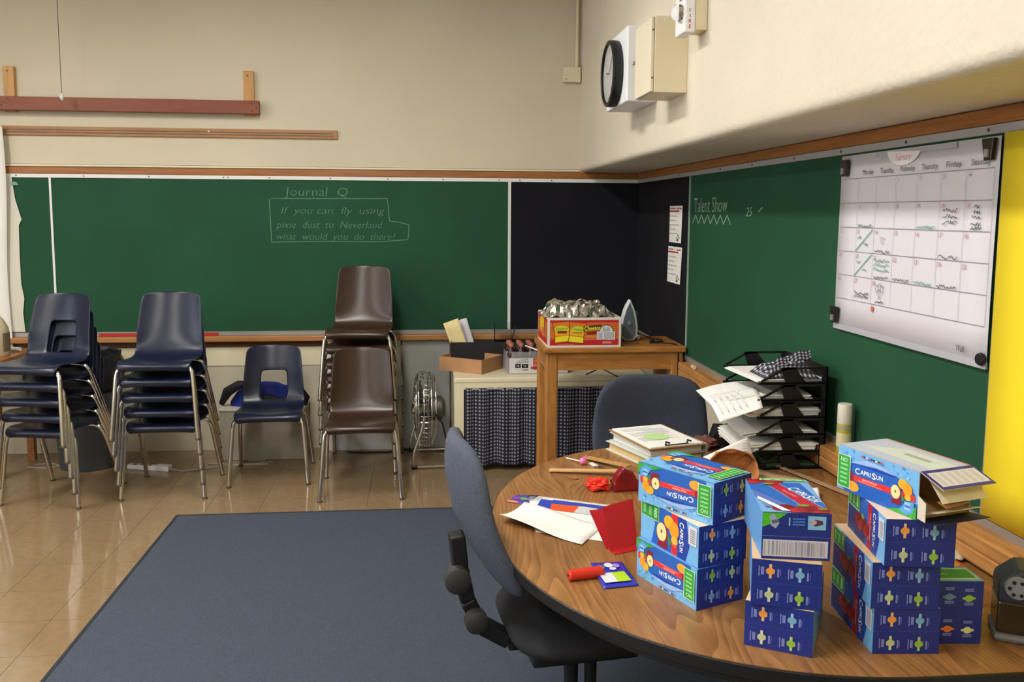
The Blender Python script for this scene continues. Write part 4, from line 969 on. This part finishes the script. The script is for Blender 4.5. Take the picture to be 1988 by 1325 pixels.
# ------------------------------------------------------------------ papers and small things on the table
def sheet(name, label, cs, cat='paper', mat=None, bend=0, lift=.0012, n=10, grp=None, curl=None):
    a, b_, c_, d = [V(q) for q in cs]; mb = MB()
    def fn(u, v):
        q = (a*(1-u)+b_*u)*(1-v)+(d*(1-u)+c_*u)*v
        z = bend*math.sin(u*PI)*math.sin(v*PI)
        if curl: z += curl(u, v)
        return (q.x, q.y, q.z+z)
    mb.grid(n, n, fn); o = mb.build(name, mat or m_paper, smooth=80, solid=.0005); return tag(o, label, cat, grp)
z = ZT+.0014
ps = sheet('worksheet', 'white worksheet printed with a blue and red chart', [(.335,2.55,z),(.56,2.44,z),(.636,2.765,z),(.352,2.905,z)])
p = Print((.352,2.905,z), (.284,-.14,0), (.14,.284,0), .0012)
p.poly([(.10,-.022),(.285,-.022),(.285,-.05),(.26,-.06),(.235,-.05),(.20,-.05),(.165,-.062),(.10,-.062)], (36,66,170)); p.poly([(.265,-.03),(.288,-.03),(.288,-.12),(.265,-.12)], (36,66,170)); p.poly([(.10,-.062),(.165,-.06),(.20,-.05),(.20,-.12),(.12,-.12)], (226,84,40)); p.poly([(.20,-.055),(.262,-.055),(.262,-.12),(.20,-.12)], (200,202,204)); p.poly([(.06,-.03),(.10,-.03),(.12,-.12),(.07,-.12)], (36,66,170))
for k in range(4): p.rect(.015,-.02-.011*k,.06,-.016-.011*k,(176,176,178))
p.build('print', ps)
pb = sheet('worksheet', 'blank white sheet curling over the printed chart sheet', [(.232,2.645,z+.014),(.455,2.432,z+.004),(.552,2.585,z+.004),(.325,2.765,z+.010)], curl=lambda u, v: .012*(1-u)**2*(v-.5)**2*4+.004*math.sin(u*6))
cardp = sheet('picture_card', 'small colourful picture card under the worksheets', [(.272,2.838,z),(.335,2.80,z),(.392,2.895,z),(.315,2.905,z)], 'card', M('card_purple', (70,60,150), .5))
p = Print((.272,2.838,z), (.063,-.038,0), (.05,.08,0), .0012); p.n = V((0,0,1)); p.poly([(.0,.0),(.05,.0),(.03,.02),(.0,.02)], (214,120,80)); p.disc(.04,.05,.016,.012,(90,160,60)); p.disc(.02,.045,.012,.01,(140,60,150)); p.build('print', cardp)
# red folded card standing open
t = thing('folded_card', 'red folded card propped open beside the left juice stack', 'card', (.54, 2.40, ZT))
m_red = M('red_card', (184,26,36), .6, var=.06, scale=10)
MB().prism([(0,0),(.095,.0),(.105,.135),(-.005,.125)], (-.012,-.02,.001), (.93,.36,0), (-.12,.32,.94), .0015).build('front_leaf', m_red, t)
MB().prism([(0,0),(.09,.0),(.09,.115),(0,.12)], (-.02,.0,.001), (.93,.36,0), (-.32,.55,.77), .0015).build('back_leaf', m_red, t)
MB().prism([(0,0),(.10,.0),(.09,.06),(.01,.05)], (-.005,-.045,.001), (.93,.36,0), (-.36,.93,0), .0015).build('base_leaf', m_red, t)
t = thing('marker_pen', 'chunky red marker barrel lying on the table', 'marker', (.375, 2.19, ZT+.0155), 12)
MB().lathe([(.010,0),(.0145,.004),(.015,.06),(.0145,.095),(.008,.1)], 16, (0,0,0), (1,0,0)).build('barrel', M('marker_red', (196,44,24), .4), t, smooth=40)
MB().lathe([(.003,0),(.003,.002)], 8, (0,0,.0), (-1,0,0)).build('end_hole', m_dark, t)
pk = sheet('foil_packet', 'blue snack packet with a lime panel leaning on red marker', [(.457,2.13,ZT+.003),(.553,2.144,ZT+.003),(.542,2.292,ZT+.006),(.450,2.275,ZT+.012)], 'packet', M('packet_blue', (42,52,168), .3), bend=.003)
p = Print((.457,2.13,ZT+.005), (.096,.014,0), (-.02,.146,.006), .003)
p.rect(.012,.02,.048,.075,(206,208,216)); p.rect(.048,.02,.084,.075,(164,200,30)); p.disc(.03,.11,.012,.012,(60,130,80)); p.disc(.055,.118,.012,.014,(206,206,226)); p.disc(.075,.112,.009,.012,(150,130,206)); p.disc(.06,.096,.010,.008,(200,200,220)); p.build('print', pk)
# lollipop
t = thing('lollipop', 'pink wrapped lollipop with a white stick', 'lollipop', (.607, 3.25, ZT+.014))
MB().lathe([(.001,-.013),(.010,-.010),(.0145,0),(.011,.010),(.001,.014)], 14).build('candy', M('candy_pink', (226,120,176), .25), t, smooth=80)
MB().prism([(-.003,.0),(.012,.004),(.018,.022),(.004,.016)], (.0,.0,.004), (1,0,0), (0,.3,1), .002).build('wrapper_twist', M('candy_pink', (226,120,176), .25), t)
MB().tube([(-.010,.012,-.002),(-.05,.09,-.011)], .0025, 8).build('stick', m_paper, t)
t = MB().bar((.465,3.166,ZT+.008),(.735,3.098,ZT+.018), .026, .006).build('wooden_ruler', wood('ruler_wood', (196,150,96), (214,172,120), (2,20,20), .5), bevel=.001); tag(t, 'pale wooden ruler lying across the table nearest the wrapper', 'ruler')
t = MB().bar((.637,3.325,ZT+.008),(.765,3.15,ZT+.020), .032, .006).build('wooden_ruler', wood('ruler_wood2', (166,122,62), (190,148,84), (2,20,20), .5), bevel=.001); tag(t, 'darker wooden ruler pointing toward the binders', 'ruler')
t = thing('nail_clipper', 'small white and chrome clip lying between the two rulers', 'clip', (.64, 3.25, ZT+.004), -70)
MB().box(-.005,-.009,-.003,.04,.009,.004).build('clip_head', m_white, t, bevel=.002); MB().bar((.035,-.007,0),(.085,-.009,.002), .004, .004).bar((.035,.007,0),(.085,.009,.002), .004, .004).build('clip_arms', m_chrome, t)
cr = MB()
def crump(sx, sy, sz, sd):
    def fn(u, v):
        a = u*2*PI; ph = (v-.5)*PI; q = V((math.cos(a)*math.cos(ph), math.sin(a)*math.cos(ph), math.sin(ph)))
        n = noise.noise(q*1.8+V((sd,0,0)))*.55+noise.noise(q*3.6+V((sd,2,0)))*.2
        q = q*(1+n); return (q.x*sx, q.y*sy, q.z*sz)
    return fn
cr.grid(24, 14, crump(.045,.032,.02,3.0)); o = cr.build('candy_wrapper', M('wrapper_red', (220,44,26), .3)); o.location = (.60,2.945,ZT+.020); o.rotation_euler = (0,0,-.4); tag(o, 'crumpled red candy wrapper on the table', 'wrapper')
cr = MB(); cr.grid(14, 8, crump(.012,.006,.004,8.0)); o = cr.build('paper_scrap', m_kraft); o.location = (.548,3.07,ZT+.004); tag(o, 'tiny beige scrap near the pale ruler', 'scrap')
t = thing('tape_dispenser', 'translucent red tape dispenser behind the left juice stack', 'tape dispenser', (.70, 2.93, ZT), 8)
m_tr = M('translucent_red', (168,36,52), .15, trans=.55, ior=1.4)
MB().prism([(-.05,0),(.06,0),(.062,.03),(.04,.036),(.02,.07),(-.015,.085),(-.035,.06),(-.05,.032)], (0,.02,0), (1,0,0), (0,0,1), .04).build('dispenser_body', m_tr, t, bevel=.006)
MB().lathe([(.026,-.010),(.026,.010),(.012,.010),(.012,-.010)], 20, (.0,0,.05), (0,1,0)).build('tape_roll', M('tape_dark', (110,30,60), .3), t, smooth=40)
MB().box(-.051,-.02,.028,-.045,.02,.036).build('cutter', m_chrome, t)
# binders with a clipboard on top
def binder(name, label, cx, cy, z0, rz, L, W, H, cov, pg):
    t = thing(name, label, 'binder', (cx,cy,z0), rz, 'binders on the table')
    MB().box(-W/2,-L/2,0,W/2,L/2,.003).build('cover', cov, t); MB().box(-W/2,-L/2,H-.003,W/2,L/2,H).build('cover', cov, t)
    MB().box(W/2-.003,-L/2,.003,W/2,L/2,H-.003).build('spine', cov, t)
    MB().box(-W/2+.012,-L/2+.01,.004,W/2-.02,L/2-.01,H*.72).build('pages', pg, t)
    for y in (-.1, 0, .1): MB().tube([(W/2-.03+.012*math.cos(a), y, H*.5+H*.38*math.sin(a)) for a in [i*PI/6 for i in range(13)]], .0015, 6).build('ring', m_chrome, t)
    return t
m_bw = M('binder_white', (206,206,200), .4); m_pg = M('page_edges', (206,178,120), .8, var=.2, scale=200); m_pg2 = M('page_edges_white', (214,214,208), .8, var=.12, scale=200)
BC = (.925, 3.375)
binder('ring_binder', 'bottom white ring binder under the clipboard', BC[0], BC[1], ZT, 20, .30, .28, .036, m_bw, m_pg)
binder('ring_binder', 'second white ring binder directly under the clipboard', BC[0]+.006, BC[1]-.006, ZT+.0365, 18, .30, .265, .034, M('binder_grey', (184,190,180), .4), m_pg2)
t = thing('clipboard', 'brown clipboard holding a printed sheet with a green spot', 'clipboard', (BC[0], BC[1]-.008, ZT+.0715), 15)
MB().box(-.128,-.165,0,.128,.165,.004).build('board', M('hardboard', (150,112,74), .7), t)
MB().box(-.118,-.16,.004,.112,.155,.009).build('paper_sheets', m_paper, t)
p = Print((-.118,-.16,.009), (1,0,0), (0,1,0))
for k in range(14):
    if k % 5 != 3: p.rect(.02,.28-k*.016,.02+.18*(.6+.4*random.random()),.284-k*.016,(196,196,198))
p.rect(.10,.2,.2,.26,(214,214,216)); p.disc(.105,.14,.052,.046,(190,226,150),24); p.build('sheet_print', t)
for sx in (-.05, .045): MB().tube([(sx,-.158,.012),(sx+.006,-.15,.022),(sx+.02,-.155,.018)], .004, 8).build('clip_end', m_dark, t)
MB().tube([(-.05,-.158,.012),(.045,-.158,.012)], .0022, 6).build('clip_wire', m_steel, t)
# maroon cloth, black tape dispenser, loose sheet, paper bag
cr = MB(); cr.grid(20, 12, crump(.05,.04,.025,5.5)); o = cr.build('cloth_pouch', M('maroon_cloth', (110,66,58), .9)); o.location = (1.15,3.44,ZT+.028); tag(o, 'small brownish maroon cloth bundle behind the binders', 'cloth')
t = thing('tape_dispenser', 'black desk tape dispenser with a square opening behind the binders', 'tape dispenser', (1.235, 3.47, ZT), -5)
MB().prism([(-.055,0),(.075,0),(.085,.035),(.012,.04),(.008,.09),(-.035,.092),(-.05,.045)], (0,.03,0), (1,0,0), (0,0,1), .06).build('dispenser_body', m_dark, t, bevel=.004)
MB().box(-.02,-.0305,.046,.006,-.03,.066).build('tape_core', m_paper, t)
MB().box(.075,-.022,.035,.09,.022,.04).build('cutter', m_alu, t)
ls = sheet('loose_sheet', 'loose white sheet with faint print behind the brown paper bag', [(1.05,3.16,.785),(1.10,3.105,.752),(1.235,3.10,.758),(1.205,3.115,.872)], curl=lambda u, v: .01*math.sin(u*3))
p = Print((1.12,3.103,.762), (.12,-.004,.006), (.02,.012,.11), .004)
for k in range(4): p.rect(.05,.055+.010*k,.075+.008*(k % 3),.058+.010*k,(196,196,206))
p.build('print', ls)
t = thing('paper_bag', 'crumpled brown paper bag lying open behind the left juice stack', 'paper bag', (1.115, 2.985, ZT+.052), 0)
pb_ = MB()
def bagg(u, v):
    a = u*2*PI; n = noise.noise(V((math.cos(a)*1.6, math.sin(a)*1.6, v*3)))
    rx = .088*(1+.16*n)*(1-.15*v); rz = .05*(1+.2*n)*(1-.2*v)
    x = rx*math.cos(a)*(1 if math.sin(a) > -.3 else 1.05); zz = rz*math.sin(a)+.012*math.cos(2*a)
    return (x+.02*v, .09*v+.012*n+.055*math.sin(a)*(1-v), max(zz+.012*(1-v)*math.sin(a),-.05))
pb_.grid(40, 14, bagg); pb_.build('bag_sides', m_kraft, t, smooth=70, solid=.001)
pe = MB(); pe.grid(40, 2, lambda u, v: tuple(V(bagg(u, 1))*(1-v)+V((.02,.09,-.01))*v)); pe.build('bag_bottom', m_kraft, t)
sheet('kraft_sheet', 'flat tan cardboard sheet behind the middle juice stack', [(1.03,2.60,z+.004),(1.20,2.62,z+.004),(1.372,3.0,z+.004),(1.215,3.17,z+.004)], 'cardboard', M('tan_card', (204,170,130), .8))
o = MB().bar((1.315,3.255,ZT+.006),(1.47,2.70,ZT+.012), .02, .004).build('yard_stick', wood('stick_wood', (150,122,92), (172,146,112), (20,2,20), .5)); tag(o, 'thin wooden yardstick lying along the table beside the letter trays', 'ruler')
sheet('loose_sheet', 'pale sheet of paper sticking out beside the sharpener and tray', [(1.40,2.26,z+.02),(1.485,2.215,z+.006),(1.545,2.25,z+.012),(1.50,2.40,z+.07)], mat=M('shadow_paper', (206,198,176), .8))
sheet('paper_corner', 'small white paper corner behind the right juice stack', [(1.27,2.78,z+.006),(1.33,2.76,z+.006),(1.36,2.84,z+.02),(1.29,2.86,z+.01)])

# ------------------------------------------------------------------ letter tray tower
OX0, OX1, OY0, OY1, TH = 1.245, 1.515, 3.125, 3.515, .0655
t = thing('letter_tray_tower', 'black six tier letter tray tower stuffed with papers by right wall', 'letter tray', (0, 0, ZT))
for k in range(6):
    tr = MB(); z0 = k*TH
    tr.box(OX0+.01,OY0,z0+.002,OX1,OY1,z0+.006)
    for y in (OY0, OY1-.006):
        tr.box(OX0,y,z0,OX1,y+.006,z0+.010); tr.box(OX0+.105,y,z0+TH-.009,OX1,y+.006,z0+TH)
        tr.box(OX1-.022,y,z0+.01,OX1,y+.006,z0+TH-.009)
        tr.prism([(OX0+.085,TH-.001),(OX0+.14,TH-.001),(OX0+.185,.008),(OX0+.105,.008)], (0,y+.006,z0), (1,0,0), (0,0,1), .006)
        tr.bar((OX0+.105,y+.003,z0+TH-.004),(OX0+.012,y+.003,z0+.012), .006, .008)
    tr.box(OX1-.006,OY0,z0,OX1,OY1,z0+TH)
    tr.build('tray', m_blackmetal, t)
def paper_stack(label, x0, x1, y0, y1, z0, h, rz, n=5, mat=None, droop=0):
    t = thing('paper_stack', label, 'papers', ((x0+x1)/2, (y0+y1)/2, z0), rz, 'papers in the letter trays')
    W, L = x1-x0, y1-y0
    for k in range(n):
        s_ = MB(); dx, dy = random.uniform(-.012,.012), random.uniform(-.006,.006); zz = h*k/n
        s_.grid(8, 2, lambda u, v: (-W/2+u*W+dx, -L/2+v*L+dy, zz-droop*max(0, .55-u)**2), )
        s_.build('sheet', mat or m_paper, t, solid=-h/n*.8)
    return t
zz = lambda k: ZT+k*TH+.007
paper_stack('white papers with an orange edged folder on the top letter tray', 1.235, 1.495, 3.14, 3.44, zz(5), .012, 4, 4)
paper_stack('fanned printed sheets drooping out of the second letter tray from top', 1.105, 1.47, 3.16, 3.44, zz(4), .014, -6, 5, droop=.12)
paper_stack('grey shaded papers in the third letter tray from top', 1.215, 1.495, 3.14, 3.47, zz(3), .03, 3, 7)
paper_stack('loose papers in the fourth letter tray from top', 1.215, 1.485, 3.14, 3.46, zz(2), .012, -4, 4, droop=.05)
paper_stack('thick papers in the fifth letter tray from top', 1.205, 1.49, 3.14, 3.46, zz(1), .03, -3, 7, droop=.04)
o = MB().box(1.30,3.15,zz(0),1.49,3.42,zz(0)+.004).box(1.31,3.16,zz(0)+.004,1.48,3.40,zz(0)+.008).build('folder', M('folder_green', (60,96,56), .6)); tag(o, 'green folder lying in the lowest letter tray', 'folder')
ps = sheet('printed_sheet', 'top printed sheet curving out of the letter tray tower', [(1.092,3.10,.935),(1.245,3.075,.992),(1.29,3.27,1.03),(1.07,3.23,1.005)], curl=lambda u, v: .012*math.sin(v*PI))
p = Print((1.092,3.10,.935), (.153,-.025,.057), (-.02,.13,.07), .013)
for k in range(5):
    for j in range(2): p.rect(.02+.023*k,.03+.07*j,.026+.023*k,.085+.07*j,(206,206,212))
p.build('print', ps)
m_g2 = gingham('gingham_cloth', .02, (24,24,32), (82,82,96), (196,196,202))
cl = MB()
def clf(u, v):
    n = noise.noise(V((u*3,v*4,2)))
    e = min(1, 6*min(u,1-u,v,1-v))
    return (1.275+.215*u, 3.14+.16*v+.02*n, zz(5)+.014+(.018+.03*u*(v > .4)+.012*n)*e+.02*math.sin(v*9)**2*e)
cl.grid(30, 24, clf, uvs=(.26,.26)); o = cl.build('folded_cloth', m_g2, smooth=80, solid=.002); tag(o, 'folded black and white gingham cloth on the top letter tray', 'cloth')
cl2 = MB(); cl2.grid(20, 8, lambda u, v: (1.34+.15*u, 3.20+.02*v+.02*u, zz(5)+.05+.045*u+.035*(v-.5)+.006*math.sin(u*12)), uvs=(.2,.07)); cl2.build('cloth_fold', m_g2, o, smooth=80, solid=.004)
# spray can on the chalk tray
t = thing('spray_can', 'spray can with white cap and yellow label on the chalk tray', 'spray can', (1.525, 3.0, .834))
MB().lathe([(.024,0),(.0265,.004),(.0265,.105),(.024,.112)], 20).build('can_body', M('can_yellow', (170,156,40), .35), t, smooth=40)
MB().lathe([(.0268,.03),(.0268,.08)], 20).build('label_band', M('can_label', (196,192,150), .4), t, smooth=40)
MB().lathe([(.0267,.09),(.0267,.106)], 20).build('upper_band', M('can_grey', (150,150,120), .4), t, smooth=40)
MB().lathe([(.0255,.112),(.0262,.114),(.0262,.178),(.024,.185),(.001,.187)], 20).build('cap', M('cap_cream', (206,202,186), .45), t, smooth=40)
# pencil sharpener at the right edge
t = thing('pencil_sharpener', 'electric pencil sharpener with smoky bin and grey dial at right', 'sharpener', (1.355, 1.80, ZT), -28)
MB().prism([(-.055,-.05),(.075,-.05),(.075,.07),(-.055,.07)], (0,0,0), (1,0,0), (0,1,0), .02).build('base', M('sharp_grey', (104,104,108), .5), t, bevel=.012)
MB().box(-.05,-.045,.02,.07,.06,.095).build('shavings_bin', M('smoky_plastic', (70,54,30), .2, trans=.5), t, bevel=.006)
MB().prism([(-.05,.09),(.07,.09),(.07,.17),(-.01,.17),(-.05,.135)], (0,.06,0), (1,0,0), (0,0,1), .105).build('motor_housing', M('sharp_navy', (40,44,60), .5), t, bevel=.01)
dl = MB().lathe([(.026,0),(.027,.005),(.024,.009),(.001,.010)], 24, (-.012,-.046,.132), (-.15,-1,0)).build('size_dial', M('dial_grey', (126,128,132), .5), t, smooth=30)
for k in range(6):
    a = k*PI/3; MB().lathe([(.0042,0),(.0042,.0015)], 10, (-.0135+.016*math.cos(a),-.0555-.0*a,.132+.016*math.sin(a)), (-.15,-1,0)).build('pencil_hole', m_dark, dl)
o = MB().lathe([(.014,0),(.016,.01),(.016,.03),(.008,.04),(.001,.041)], 14, (1.36,1.98,ZT+.0)).build('glue_stick_cap', M('cream_cap', (216,200,166), .5), smooth=40); tag(o, 'small cream cap standing behind the pencil sharpener', 'cap')
